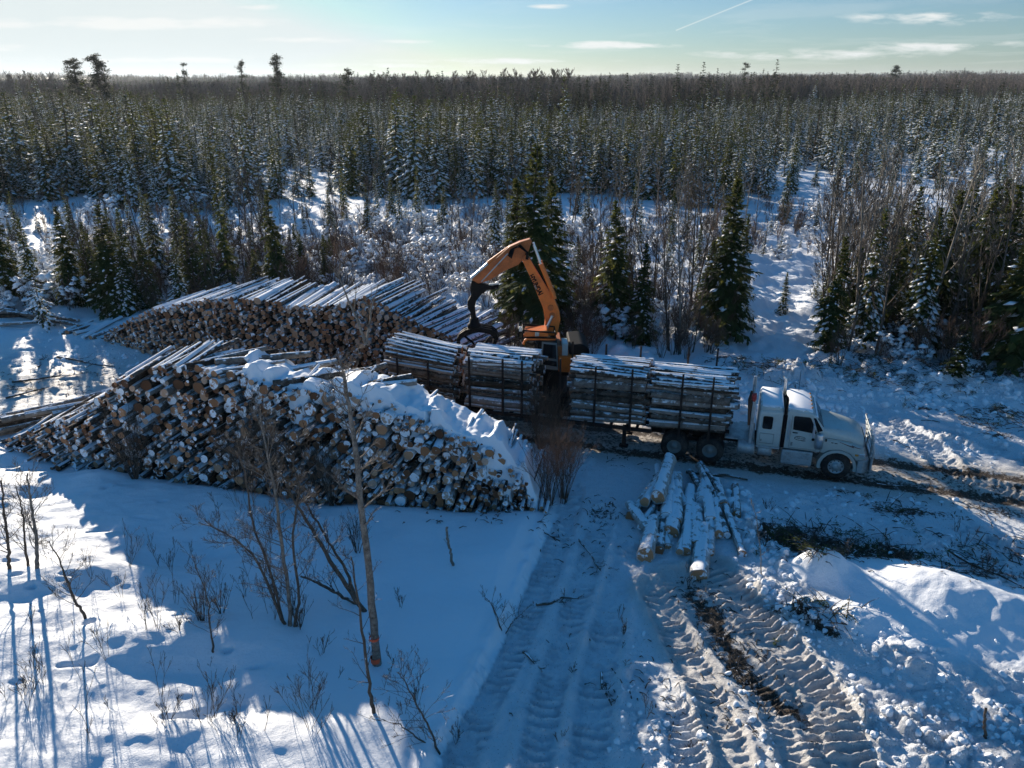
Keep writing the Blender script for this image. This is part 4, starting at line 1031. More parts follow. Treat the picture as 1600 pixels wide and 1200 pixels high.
rot = Matrix.Rotation(ty_, 4, 'Z')
for bi, (x0, x1, zt, crown, nm) in enumerate(bundles):
    pk = pack(2.16, lambda s: zt - 1.16 + crown * math.sin(PI * s / 2.16) ** 0.8, lambda: float(np.clip(rng.lognormal(math.log(0.098), 0.33), 0.055, 0.19)), 300, rng, 16)
    for (yy, z, r) in pk:
        vis = yy - r < 0.14 or z > zt - 1.16 + crown * math.sin(PI * yy / 2.16) ** 0.8 - 0.22
        xa = x0 + rng.normal(0, 0.11); xb = x1 + rng.normal(0, 0.11)
        if bi == 3 and z > 1.4: xb -= rng.uniform(0, 0.35); 
        if bi == 3 and z < 0.9: xb -= 0.2
        tilt = rng.normal(0, 0.022); rs = rng.uniform(0.72, 1.0)
        if bi == 0: tilt -= 0.11 * (z / 2.2)
        a = np.array([xa, yy + 0.04, z + 1.16 - tilt * 1.5]); b = np.array([xb, yy + 0.04 + rng.normal(0, 0.012), z + 1.16 + tilt * 1.5])
        r0, r1 = (r, r * rs) if rng.random() < 0.5 else (r * rs, r)
        if vis:
            m = MB(); log_arrays(m, np.zeros(3), b - a, r0, r1, rng, n=10, k=7)
            top = z > zt - 1.16 + crown * math.sin(PI * yy / 2.16) ** 0.8 - 0.3
            o = m.build('log', [M['bark_snowy'] if top else M['bark_load'], M['cut']])
            w = rot @ Vector(a); o.location = (TRUCK_O[0] + w.x, TRUCK_O[1] + w.y, w.z - 0.02); o.rotation_euler = (0, 0, ty_)
            tag(o, ('snowy log atop the ' if top else 'log in the stack of the ') + nm, 'log', 'logs of the ' + nm)
        else:
            log_arrays(bulk, a, b, r0, r1, rng, n=8, k=3)
    print('bundle', len(pk))
o = bulk.build('log_load', [M['bark_load'], M['cut']]); o.location = (TRUCK_O[0], TRUCK_O[1], -0.02); o.rotation_euler = (0, 0, ty_)
tag(o, 'logs packed inside the four bundles on the trailer', 'log load', kind='stuff')

# ------------------------------------------------------------------ log loader (excavator), boom plane at EY
EY = 33.6
def E2(cx, cy): return V(700 + cx / 5.0, 360 + cy / 5.0, EY)   # from the enlarged photo of the machine
def EP(pts): return [E2(*p) for p in pts]
ex, ez = E2(800, 1100)
EX = empty('log_loader', (ex, EY, 0.0), 0, 'orange crawler log loader reaching its boom and grapple over the trailer', 'log loader')
def ep(name, mb, m_, parent=None):
    for k in range(len(mb.v)): mb.v[k] = mb.v[k] - np.array([ex, EY, 0]) if len(mb.v[k]) else mb.v[k]
    return mb.build(name, m_, parent or EX)
m = MB(); m.prism(EP([(590, 190), (578, 225), (648, 372), (742, 600), (758, 700), (752, 785), (792, 812), (850, 806), (876, 690), (868, 620), (842, 555), (800, 480), (702, 325), (640, 215)]), EY - 0.24, EY + 0.24, bev=0.03)
boom = ep('boom', m, M['orange'])
m = MB(); m.prism(EP([(640, 62), (560, 85), (478, 122), (318, 262), (188, 378), (238, 408), (330, 380), (432, 312), (548, 262), (590, 215), (630, 150), (655, 80)]), EY - 0.21, EY + 0.21, bev=0.025)
stick = ep('stick', m, M['orange_dk'])
def rod(a, b, r, y=0.0, n=10, mb=None):
    (x0, z0), (x1, z1) = E2(*a), E2(*b); mb = mb or MB(); return mb.tube([(x0, EY + y, z0), (x1, EY + y, z1)], r, n)
ep('stick_cylinder', rod((312, 258), (475, 140), 0.10), M['orange'], stick)
ep('bucket_rod', rod((185, 374), (318, 256), 0.085), M['chrome'], stick)
ep('stick_edge', rod((262, 392), (468, 172), 0.03, -0.2), M['alu'], stick)
for y in (-0.34, 0.34):
    ep('boom_cylinder', rod((722, 250), (832, 520), 0.095, y * 0.9), M['orange'], boom)
    ep('cylinder_rod', rod((668, 104), (724, 256), 0.05, y * 0.9), M['chrome'], boom)
    ep('lift_cylinder', rod((812, 650), (745, 800), 0.06, y), M['chrome'], boom)
hz_ = MB()
for k in range(4):
    pts = [E2(470 + 8 * k, 190 + 5 * k), E2(490 + 10 * k, 140 - 6 * k), E2(560, 120 - 8 * k), E2(610 + 4 * k, 160), E2(600 + 8 * k, 215)]
    hz_.tube([(x, EY - 0.26 - 0.03 * k, z) for x, z in pts], 0.028, 6)
for k in range(2):
    pts = [E2(600 + 20 * k, 220), E2(690 + 12 * k, 340), E2(770 + 10 * k, 470), E2(835, 560)]
    hz_.tube([(x, EY + 0.1 - 0.2 * k, z + 0.16) for x, z in pts], 0.03, 6)
ep('hydraulic_hose', hz_, M['black'], boom)
m = MB()
for c_ in ((800, 592), (812, 652), (606, 205)):
    x, z = E2(*c_); m.tube([(x, EY - 0.30, z), (x, EY + 0.30, z)], 0.13, 14)
ep('pivot_pin', m, M['orange_dk'], boom)
m = MB(); m.prism(EP([(672, 420), (680, 415), (694, 446), (686, 452)]), EY - 0.252, EY - 0.242); ep('worn_patch', m, M['grey'], boom)
# lettering along the boom
a = Vector((E2(650, 335)[0], 0, E2(650, 335)[1])); b = Vector((E2(728, 488)[0], 0, E2(728, 488)[1])); dv = (b - a)
tcu = bpy.data.curves.new('lettering', 'FONT'); tcu.body = 'HYUNDAI'; tcu.size = 0.30; tcu.extrude = 0.003; tcu.offset = 0.014
to = bpy.data.objects.new('lettering', tcu); COL.objects.link(to); bpy.context.view_layer.update()
wdt = max(to.dimensions.x, 0.1); tcu.materials.append(M['black'])
xl = dv.normalized(); yl_ = Vector((0, -1, 0)).cross(xl); 
yl_ = -yl_ if yl_.x < 0 else yl_
zl = xl.cross(yl_)
mt = Matrix((xl, yl_, zl)).transposed().to_4x4()
if zl.y > 0: yl_ = -yl_; zl = xl.cross(yl_); mt = Matrix((xl, yl_, zl)).transposed().to_4x4()
sc_k = dv.length / wdt
dg = bpy.context.evaluated_depsgraph_get(); lm = bpy.data.meshes.new_from_object(to.evaluated_get(dg)); bpy.data.objects.remove(to); lm.name = 'lettering'
lm.materials.clear(); lm.materials.append(M['black']); to = bpy.data.objects.new('lettering', lm); COL.objects.link(to); to.parent = boom
to.matrix_local = Matrix.Translation((a.x - ex - yl_.x * 0.12, -0.247, a.z - yl_.z * 0.12)) @ mt @ Matrix.Diagonal((sc_k, sc_k * 1.35, 1, 1))
# grapple hanging from the stick
m = MB(); m.prism(EP([(186, 385), (175, 450), (180, 505), (152, 552), (155, 600), (178, 640), (182, 700), (222, 705), (214, 640), (210, 590), (222, 545), (262, 495), (312, 460), (392, 448), (398, 420), (340, 432), (300, 418), (250, 405)]), EY - 0.14, EY + 0.14, bev=0.02)
gp = ep('grapple_link', m, M['black'])
m = MB(); m.prism(EP([(318, 428), (395, 418), (398, 408), (320, 416)]), EY - 0.1, EY + 0.1, bev=0.008); ep('link_bracket', m, M['alu'], gp)
m = MB(); x, z = E2(205, 725); m.lathe((x, EY, z - 0.22), [(0.02, 0), (0.30, 0.0), (0.32, 0.16), (0.22, 0.24), (0.2, 0.46), (0.1, 0.5), (0.001, 0.5)], 'z', 0, 18)
m.prism(EP([(150, 762), (265, 745), (280, 775), (150, 800)]), EY - 0.3, EY + 0.3, bev=0.02)
rtr = ep('rotator', m, M['black'])
def jaw(pts, wd):
    out = []
    C = np.array(pts, float); t_ = np.gradient(C, axis=0); t_ /= np.linalg.norm(t_, axis=1)[:, None]; nrm = np.stack([-t_[:, 1], t_[:, 0]], 1)
    L = C + nrm * np.array(wd)[:, None]; R_ = C - nrm * np.array(wd)[:, None]
    return [tuple(p) for p in L] + [tuple(p) for p in R_[::-1]]
for y in (-0.28, 0.0, 0.28):
    m = MB(); m.prism(EP(jaw([(240, 760), (290, 768), (335, 778), (365, 800), (378, 830), (365, 866), (350, 880)], [20, 18, 20, 20, 18, 12, 4])), EY + y - 0.05, EY + y + 0.05, bev=0.012); ep('grapple_jaw', m, M['black'])
for y in (-0.14, 0.14):
    m = MB(); m.prism(EP(jaw([(190, 770), (140, 790), (105, 812), (86, 840), (80, 870), (92, 892)], [20, 20, 18, 16, 12, 4])), EY + y - 0.05, EY + y + 0.05, bev=0.012); ep('grapple_jaw', m, M['black'])
ep('jaw_cylinder', rod((115, 815), (205, 885), 0.05), M['black']); ep('jaw_cylinder', rod((330, 830), (285, 885), 0.05), M['black'])
# house, cab, engine cover, counterweight, tracks
YC = EY - 1.15
def C2(cx, cy): return V(700 + cx / 5.0, 360 + cy / 5.0, YC)
def CP(pts): return [C2(*p) for p in pts]
x0, z0 = C2(560, 1085); x1, z1 = C2(1080, 1095)
m = MB(); xa, za = C2(880, 1095); xb, zb = C2(1085, 1000); xc, zc = C2(560, 1120)
m.prism(CP([(865, 985), (1092, 985), (1096, 1060), (1000, 1112), (865, 1108)]), YC, YC + 2.4, bev=0.04); hs = ep('counterweight', m, M['orange'])
m = MB(); m.prism(CP([(950, 905), (1050, 898), (1090, 922), (1112, 950), (1110, 978), (1088, 984), (948, 984)]), YC + 0.15, YC + 2.2, bev=0.07); ep('engine_cover', m, M['black'])
m = MB(); xg, zg = C2(920, 960); m.box(xg - 0.16, xg + 0.1, YC + 0.1, YC + 0.9, zg - 0.15, zg + 0.42, bev=0.03); ep('white_tank', m, M['paint_white'])
m = MB(); xg, zg = C2(870, 1000); m.box(xg - 0.25, xg + 0.12, YC + 0.1, YC + 2.2, zg, zg + 0.52, bev=0.03); ep('side_housing', m, M['orange_dk'])
m = MB(); m.prism(CP([(560, 1105), (1060, 1105), (1040, 1140), (560, 1140)]), YC + 0.05, YC + 2.35, bev=0.03); deck = ep('house_deck', m, M['black'])
# cab body: tall guarded cab with grey door
cx0, cz0 = C2(575, 1100); cx1, _ = C2(862, 1100); _, czt = C2(700, 850)
m = MB(); m.prism(CP([(700, 1098), (862, 1098), (856, 880), (730, 868), (700, 872)]), YC + 0.04, YC + 0.95, bev=0.03); cb = ep('cab', m, M['black'])
m = MB(); m.prism(CP([(722, 1078), (860, 1092), (852, 880), (734, 870)]), YC - 0.02, YC + 0.03, bev=0.01); dr_ = ep('cab_door', m, M['grey'], cb)
m = MB(); m.prism(CP([(740, 990), (848, 1004), (842, 895), (746, 885)]), YC - 0.035, YC - 0.015); ep('door_glass', m, M['glass'], cb)
m = MB(); m.prism(CP([(738, 1045), (850, 1062), (849, 1022), (740, 1006)]), YC - 0.035, YC - 0.015); ep('lower_glass', m, M['glass'], cb)
m = MB()
for pts in ([(580, 890), (598, 852), (620, 842), (840, 842), (840, 858), (625, 858), (605, 870), (598, 895)],): m.prism(CP(pts), YC - 0.02, YC + 0.08, bev=0.015); m.prism(CP(pts), YC + 0.88, YC + 0.98, bev=0.015)
ep('front_frame', m, M['orange'], cb)
m = MB(); m.prism(CP([(602, 868), (726, 862), (704, 1098), (618, 1098)]), YC + 0.06, YC + 0.90, bev=0.02); ep('front_window', m, M['glass'], cb)
m = MB(); m.prism(CP([(602, 800), (778, 786), (786, 832), (602, 834)]), YC + 0.05, YC + 0.9, bev=0.03); ep('cab_roof', m, M['orange'], cb)
m = MB()
for a_, b_2 in (((552, 770), (552, 890)), ((585, 782), (838, 800)), ((585, 838), (838, 842)), ((838, 800), (838, 842)), ((585, 782), (585, 838)), ((552, 800), (600, 800)), ((552, 840), (600, 838))):
    for y in (0.0, 0.92):
        (xx0, zz0), (xx1, zz1) = C2(*a_), C2(*b_2); m.tube([(xx0, YC + y, zz0), (xx1, YC + y, zz1)], 0.035, 6)
for q in ((552, 775), (585, 785), (838, 800), (552, 885)):
    xx, zz2 = C2(*q); m.tube([(xx, YC, zz2), (xx, YC + 0.92, zz2)], 0.03, 6)
ep('guard_frame', m, M['black'], cb)
m = MB(); m.prism(CP([(554, 752), (578, 750), (578, 784), (554, 786)]), YC - 0.1, YC + 0.06, bev=0.015); ep('work_lamp', m, M['alu'], cb)
m = MB(); m.prism(CP([(680, 795), (712, 790), (712, 826), (680, 828)]), YC - 0.02, YC + 0.04, bev=0.01); ep('work_lamp', m, M['alu'], cb)
m = MB(); m.prism(CP([(790, 805), (845, 805), (848, 900), (795, 900)]), YC + 1.0, YC + 1.5, bev=0.03); ep('boom_foot', m, M['black'])
tx0, tz0 = C2(590, 1210)
for y in (-0.15, 1.95):
    m = MB(); L_ = []
    xa_, xb_ = cx0 + 0.0, cx1 + 0.9
    pr = [(xa_, 0.35), (xa_ + 0.25, 0.02), (xb_ - 0.25, 0.02), (xb_, 0.35), (xb_ - 0.2, 0.75), (xa_ + 0.2, 0.75)]
    m.prism(pr, YC + y, YC + y + 0.55, bev=0.06)
    for k in range(20):
        xx = xa_ + 0.2 + k * (xb_ - xa_ - 0.4) / 19; m.box(xx - 0.02, xx + 0.03, YC + y - 0.02, YC + y + 0.57, 0.73, 0.80)
    ep('crawler_track', m, M['black'])
m = MB(); m.lathe(((cx0 + cx1) / 2 + 0.4, YC + 1.2, 0.55), [(0.9, 0), (0.9, max(0.3, czt * 0 + C2(700, 1140)[1] - 0.5))], 'z', 0, 24); m.box((cx0 + cx1) / 2 - 0.3, (cx0 + cx1) / 2 + 1.1, YC + 0.3, YC + 2.0, 0.3, 0.6); ep('undercarriage', m, M['black'])

# ------------------------------------------------------------------ conifers
def diamonds(mb, B, D, L, Wd, up, mi, rnd):
    """B base, D unit direction, L length, Wd half width, up: flat needle sprays"""
    side = np.cross(D, up); side /= np.linalg.norm(side, axis=1)[:, None] + 1e-9
    mid = B + D * (L * 0.45)[:, None] + up * (L * 0.05)[:, None]
    tip = B + D * L[:, None] - up * (L * 0.08)[:, None]
    Vv = np.stack([B, mid + side * Wd[:, None], tip, mid - side * Wd[:, None]], 1)
    n = len(B); F_ = np.arange(n * 4).reshape(n, 4)
    mb.add(Vv.reshape(-1, 3), F_, mi, False, np.repeat(rnd, 4))
def lumps(mb, C, D, L, Wd, H_, mi):
    """snow pads: low mounds lying on the boughs"""
    n = len(C)
    if n == 0: return
    hz = D.copy(); side = np.stack([-D[:, 1], D[:, 0], np.zeros(n)], 1); side /= np.linalg.norm(side, axis=1)[:, None] + 1e-9
    up = np.cross(side, hz) * -1; up = np.where((up[:, 2] < 0)[:, None], -up, up)
    a = C - hz * (L / 2)[:, None]; b = C + hz * (L / 2)[:, None]; l = C + side * Wd[:, None]; r = C - side * Wd[:, None]; t = C + up * H_[:, None]
    dn = C - up * (H_ * 0.5)[:, None]
    Vv = np.stack([a, l, b, r, t, dn], 1).reshape(-1, 3); o = (np.arange(n) * 6)[:, None]
    F_ = np.concatenate([o + np.array([[0, 1, 4]]), o + np.array([[1, 2, 4]]), o + np.array([[2, 3, 4]]), o + np.array([[3, 0, 4]]),
                         o + np.array([[1, 0, 5]]), o + np.array([[2, 1, 5]]), o + np.array([[3, 2, 5]]), o + np.array([[0, 3, 5]])])
    mb.add(Vv, F_, mi, True)
def spruce(seed, h=7.0, R=1.25, nw=34, nb=7, ns=7, snow=0.5, z0=0.06, sparse=0.0, needle='needle', lean=0.0, tiny=1.0, trunk_n=7):
    rng = np.random.default_rng(seed)
    tr = MB(); zt = np.linspace(0, h, 7); lx = lean * (zt / h) ** 1.5 * h; wob = rng.normal(0, 0.012 * h, 7) * (zt > 0)
    tr.tube(np.stack([lx + wob * 0.5, wob * 0.4, zt], 1), 0.011 * h * (1 - zt / h) + 0.012, trunk_n, 0, False)
    def axis(z): return np.stack([np.interp(z, zt, lx + wob * 0.5), np.interp(z, zt, wob * 0.4), z], -1)
    cr_ = MB(); zs = z0 * h + (h - z0 * h) * np.linspace(0, 1, nw) ** 0.93
    B = []; D = []; L = []; zz = []
    gapph = rng.uniform(0, 2 * PI)
    for k, z in enumerate(zs):
        t = (z - z0 * h) / (h - z0 * h)
        n = max(3, int(nb * (1 - 0.4 * t) + rng.integers(-1, 2)))
        for q in range(n):
            if rng.random() < sparse: continue
            az = rng.uniform(0, 2 * PI)
            prof = min(1.0, (1 - t) * 1.12 + 0.03) ** 0.9 * min(1.0, 0.62 + t * 3.5)
            l = R * prof * rng.uniform(0.62, 1.12) * (1 + 0.18 * math.sin(az * 2 + gapph + k * 0.3))
            sl = np.interp(t, [0, 0.5, 0.85, 1], [-0.42, -0.28, 0.15, 0.9]) - 0.12 * snow + rng.normal(0, 0.1)
            B.append(axis(np.array(z + rng.uniform(-0.06, 0.06) * h / nw * 5))); D.append((math.cos(az) * math.cos(sl), math.sin(az) * math.cos(sl), math.sin(sl))); L.append(max(l, 0.07)); zz.append(t)
    B = np.array(B); D = np.array(D); L = np.array(L); zz = np.array(zz); nB = len(B)
    hor = np.stack([-D[:, 1], D[:, 0], np.zeros(nB)], 1); hor /= np.linalg.norm(hor, axis=1)[:, None]
    up = np.cross(D, hor); up = np.where((up[:, 2] < 0)[:, None], -up, up)
    for s_ in range(ns):
        f = 0.12 + 0.88 * (s_ + rng.uniform(0, 1, nB)) / ns
        base = B + D * (L * f)[:, None] - np.array([0, 0, 1.0]) * (L * 0.10 * f ** 2)[:, None] * 1.3
        for sg in (-1, 1):
            ang = rng.uniform(0.45, 1.0, nB) * sg
            dd = D * np.cos(ang)[:, None] + hor * np.sin(ang)[:, None] + up * rng.uniform(-0.45, 0.15, nB)[:, None]
            dd /= np.linalg.norm(dd, axis=1)[:, None]
            ll = (0.10 * h * 0.18 + L * 0.36 * (1.15 - f)) * rng.uniform(0.7, 1.25, nB) * tiny
            diamonds(cr_, base, dd, ll, ll * rng.uniform(0.16, 0.27, nB), up, 0, rng.random(nB))
        # hanging sprays
        dd = D * 0.35 + np.array([0, 0, -1.0]) * 0.9 + hor * rng.normal(0, 0.3, nB)[:, None]; dd /= np.linalg.norm(dd, axis=1)[:, None]
        ll = (0.012 * h + L * 0.14) * rng.uniform(0.6, 1.3, nB)
        diamonds(cr_, base, dd, ll, ll * 0.3, D, 0, rng.random(nB) * 0.7)
    # tips
    diamonds(cr_, B + D * (L * 0.75)[:, None] - np.array([0, 0, 1.0]) * (L * 0.08)[:, None], D, L * 0.4, L * 0.09 + 0.02, up, 0, rng.random(nB))
    # snow pads
    if snow > 0:
        sk = 3 if ns >= 5 else 2
        for s_ in range(sk):
            f = 0.30 + 0.68 * (s_ + rng.uniform(0, 1, nB)) / sk
            keep = rng.random(nB) < snow * np.interp(zz, [0, 0.5, 0.75, 1], [1.2, 0.95, 0.4, 0.1])
            c = B + D * (L * f)[:, None] - np.array([0, 0, 1.0]) * (L * 0.12 * f ** 2)[:, None] + up * (0.012 * L)[:, None] + hor * (rng.normal(0, 0.10, nB) * L)[:, None]
            ll = (L * 0.30 + 0.05) * rng.uniform(0.7, 1.3, nB) * (0.75 + 0.5 * snow)
            lumps(cr_, c[keep], D[keep], ll[keep], (ll * rng.uniform(0.20, 0.38, nB))[keep], (ll * 0.16 + 0.02)[keep], 1)
    return tr, cr_, needle
def conifer_meshes(key, **kw):
    tr, cr_, nd_ = spruce(**kw)
    return tr.mesh('trunk', [M['trunk']]), cr_.mesh('crown', [M[nd_], M['snow_soft']])
SPR = {}
SPR['dark'] = [conifer_meshes('d', seed=s, h=7, R=r, nw=44, nb=8, ns=7, snow=0.26, z0=0.05) for s, r in ((1, 1.35), (2, 1.15), (3, 1.5), (14, 1.25))]
SPR['snowy'] = [conifer_meshes('s', seed=s, h=7, R=r, nw=36, nb=8, ns=6, snow=0.85, z0=0.03) for s, r in ((4, 1.3), (5, 1.15), (6, 1.45))]
SPR['thin'] = [conifer_meshes('t', seed=s, h=7, R=r, nw=34, nb=6, ns=6, snow=0.2, z0=0.16, sparse=0.28, needle='needle') for s, r in ((7, 0.95), (8, 0.85))]
SPR['laden'] = [conifer_meshes('l', seed=s, h=3, R=r, nw=14, nb=7, ns=5, snow=1.3, z0=0.03) for s, r in ((9, 0.85), (10, 0.75))]
SPR['mid'] = [conifer_meshes('m', seed=s, h=7, R=r, nw=28, nb=7, ns=4, snow=sn, z0=0.04, needle=nd2, trunk_n=5) for s, r, sn, nd2 in ((20, 1.15, 1.1, 'needle'), (21, 1.0, 1.3, 'needle_light'), (22, 1.25, 0.85, 'needle'), (23, 0.95, 1.4, 'needle'), (24, 1.1, 0.5, 'needle'), (25, 1.2, 1.1, 'needle_light'))]
SPR_H = {'dark': 7, 'snowy': 7, 'thin': 7, 'laden': 3, 'mid': 7}
def put_conifer(kind, x, y, h, label, group=None, cat='spruce', name='spruce_tree', wid=1.0, k=None, lean=0.0):
    tm, cm = SPR[kind][(k if k is not None else random.randrange(99)) % len(SPR[kind])]
    o = empty(name, (x, y, gz(x, y) - 0.05), random.uniform(0, 2 * PI), label, cat, group)
    s = h / SPR_H[kind]; o.scale = (s * wid, s * wid, s)
    if lean: o.rotation_euler[1] = lean
    part('trunk', tm, o); part('crown', cm, o); return o
def bypx(bx, by, ty2):
    x, y = P(bx, by); return x, y, V(bx, ty2, y)[1]

NAMED = [
 (20, 475, 325, 'dark', 1.3, 'broad dark spruce at the far left edge beside the snowed clearing'),
 (72, 520, 440, 'laden', 1.1, 'small snow bent spruce near the left log heap'), (60, 480, 350, 'snowy', 1, 'snow crusted spruce just right of the broad dark one at far left'),
 (118, 400, 300, 'thin', 1, 'slim sparse spruce standing before the open sunlit snow at left'), (150, 470, 355, 'dark', 1.1, 'dark bushy spruce behind the left snow bank'),
 (185, 500, 335, 'dark', 1.3, 'broad spruce with snowy lower boughs behind the tip of the far pile'), (212, 490, 330, 'snowy', 1, 'snowy spruce directly right of the broad one behind the far pile tip'),
 (238, 490, 375, 'dark', 1, 'short dark spruce in the thicket left of the far pile'), (288, 430, 305, 'snowy', 1, 'snow dusted spruce standing above the left thicket'),
 (303, 465, 335, 'dark', 1, 'dark spruce behind the left slope of the far pile'), (335, 450, 345, 'snowy', 1, 'mid sized spruce over the left shoulder of the far pile'),
 (362, 470, 270, 'thin', .8, 'tall thin bare-stemmed spruce behind the far pile'), (436, 470, 312, 'dark', 1.1, 'regular pointed spruce just behind the middle of the far pile'),
 (405, 470, 395, 'dark', 1.2, 'low dark spruce left of the pointed one behind the far pile'), (478, 462, 388, 'dark', 1.2, 'low bushy spruce right of the pointed one behind the far pile'),
 (512, 455, 375, 'dark', 1.1, 'small dark spruce at the right end of the row behind the far pile'), (2, 450, 350, 'snowy', 1.1, 'snowy spruce cut by the left picture edge'),
 (836, 540, 235, 'dark', 1.25, 'tallest dark spruce, rising right behind the loader boom'), (808, 530, 290, 'dark', 1.2, 'dark spruce touching the left of the tallest one behind the boom'),
 (858, 515, 285, 'dark', 1.1, 'dark spruce touching the right of the tallest one behind the boom'), (775, 400, 290, 'snowy', 1, 'snowy leaning spruce left of the boom elbow'),
 (955, 525, 322, 'dark', 1.1, 'spruce behind the trailer, right of the loader boom'), (1000, 540, 385, 'dark', 1.0, 'shorter spruce behind the third log bundle'),
 (978, 510, 400, 'dark', 1, 'small spruce between the two spruces behind the third bundle'), (1128, 535, 300, 'dark', 1.2, 'tall broad spruce behind the front bundle, left of the snowy trail'),
 (1150, 520, 350, 'snowy', 1, 'snow flecked spruce hugging the right of the tall broad one by the trail'), (1100, 530, 395, 'dark', 1, 'short spruce hugging the left of the tall broad one by the trail'),
 (1222, 492, 425, 'snowy', 1.1, 'little snowy spruce standing alone in the trail clearing'),
 (1292, 565, 385, 'dark', 1.1, 'spruce at the left corner of the right hand thicket'), (1322, 548, 395, 'dark', 1.2, 'bushy spruce second in the right hand thicket'),
 (1345, 560, 350, 'snowy', 1, 'snow dusted spruce behind the pale leaning aspen'), (1378, 545, 370, 'dark', 1.2, 'dense spruce in the middle of the right hand thicket'),
 (1402, 500, 300, 'snowy', 1, 'tall snowy spruce at the back of the right hand thicket'), (1430, 530, 330, 'dark', 1.2, 'dark spruce deep in the right hand thicket'),
 (1452, 545, 305, 'dark', 1.1, 'spruce beside the tall pale slanting aspen'), (1482, 505, 280, 'snowy', 1.1, 'snow spotted spruce right of the slanting aspen'),
 (1505, 535, 310, 'dark', 1.2, 'shadowy spruce with bare stems below, right thicket'), (1532, 560, 300, 'dark', 1.3, 'wide dark spruce near the right picture edge'),
 (1563, 590, 350, 'dark', 1.2, 'low hanging dark spruce before the others at the right edge'), (1590, 600, 300, 'dark', 1.3, 'massive dark spruce against the right picture edge'),
 (1572, 500, 270, 'snowy', 1.1, 'tall snow dusted spruce behind those at the right edge'), (1420, 470, 350, 'snowy', 1, 'snowy spruce peeping over the right thicket'),
 (1535, 470, 290, 'dark', 1, 'dark spruce on the rise behind the right thicket'), (1360, 475, 380, 'snowy', 1, 'snow laden spruce behind the left part of the right thicket'),
 (1272, 480, 435, 'laden', 1, 'small snow laden fir near the trail bend'), (1600, 440, 280, 'snowy', 1, 'snowy spruce half cut by the right picture edge'),
]
for bx, by, ty2, kind, wd, lab in NAMED:
    x, y, h = bypx(bx, by, ty2); put_conifer(kind, x, y, max(h, 1.2), lab, wid=wd)
# small snow covered firs scattered in the rough between yard and plantation
rs = random.Random(3)
for k in range(150):
    for _ in range(30):
        px = rs.uniform(-40, 1640); py = rs.triangular(325, 520, 350)
        if 700 < px < 1100 and py > 470: continue
        if 500 < px < 780 and py > 400: continue
        if 1150 < px < 1260 and py > 430: continue
        if px < 780 and py > 430 and px > 330: continue
        break
    x, y = P(px, py); kd = rs.choice(['laden', 'laden', 'snowy', 'mid'])
    h = rs.uniform(1.0, 2.2) if kd == 'laden' else rs.uniform(2.5, 5.5)
    put_conifer(kd, x, y, h, 'small snow covered fir scattered in the rough ground before the plantation', 'small snowy firs before the plantation', 'fir', 'fir_tree')
# more spruces filling the two thickets
for k in range(36):
    if k < 14: px, py, grp, lab = rs.uniform(1275, 1610), rs.uniform(440, 575), 'spruces of the right thicket', 'dark spruce crowded into the right hand thicket'
    elif k < 28: px, py, grp, lab = rs.uniform(110, 345), rs.uniform(440, 500), 'spruces of the left thicket', 'dark spruce crowded into the thicket left of the far pile'
    else: px, py, grp, lab = rs.uniform(345, 530), rs.uniform(400, 462), 'spruces behind the far pile', 'low spruce crowded close behind the far pile'
    x, y = P(px, py); put_conifer(rs.choice(['dark', 'dark', 'snowy', 'thin']), x, y, rs.uniform(3.0, 6.8) if k < 28 else rs.uniform(2.0, 4.0), lab, grp, wid=rs.uniform(0.95, 1.3))
# the plantation: nearest 300 as trees, the rest as one mass
def plant_mask(x, y):
    a = x / max(y, 1)
    near = np.interp(a, [-0.7, -0.35, -0.1, 0.15, 0.3, 0.42, 0.55, 0.8], [92, 96, 97, 93, 90, 96, 100, 96]) + 6 * math.sin(x * 0.21) + 5 * math.sin(x * 0.067 + 1)
    farb = np.interp(a, [-0.75, -0.45, -0.2, 0.0, 0.15, 0.3, 0.5, 0.8], [345, 330, 310, 240, 255, 300, 430, 470])
    if y < near or y > farb: return 0.0
    d = 1.0
    if a > 0.3: d *= np.interp(y, [90, 130, 190], [0.22, 0.45, 1.0])
    op = vnoise(np.array([x / 14.0]), np.array([y / 30.0]), 201)[0] + 0.25 * (a > 0.25)
    if op > 0.27: d *= 0.2
    return d
cand = []
rs = random.Random(9); yy = 88.0
while yy < 470:
    sp_ = 2.75 + (yy - 88) * 0.004
    xx = -0.78 * yy - 14
    while xx < 0.74 * yy + 8:
        x = xx + rs.uniform(-0.8, 0.8); y = yy + rs.uniform(-0.9, 0.9)
        if rs.random() < plant_mask(x, y): cand.append((x, y))
        xx += sp_
    yy += sp_
print('plantation', len(cand))
C_ = np.array(cand); inview = np.abs(C_[:, 0] / C_[:, 1]) < 0.63
near_ids = [i for i in np.argsort(C_[:, 1] + (~inview) * 1e4)][:270]
nset = set(int(i) for i in near_ids)
hs_ = np.array([np.clip(rs.gauss(6.7, 1.6), 3.2, 10.5) for _ in cand]) * np.interp(C_[:, 1], [88, 160, 400], [0.98, 1.0, 1.05])
hs_ = hs_ * (1 + 0.55 * vnoise(C_[:, 0] / 9, C_[:, 1] / 18, 205) + 0.2 * vnoise(C_[:, 0] / 30, C_[:, 1] / 50, 207))
tallm = np.array([rs.random() < 0.03 for _ in cand]); hs_ = np.where(tallm, hs_ * 1.35, hs_)
for i in near_ids:
    i = int(i); put_conifer('mid', cand[i][0], cand[i][1], hs_[i], 'snow dusted young spruce in the front ranks of the plantation', 'young plantation spruces', wid=rs.uniform(1.15, 1.6))
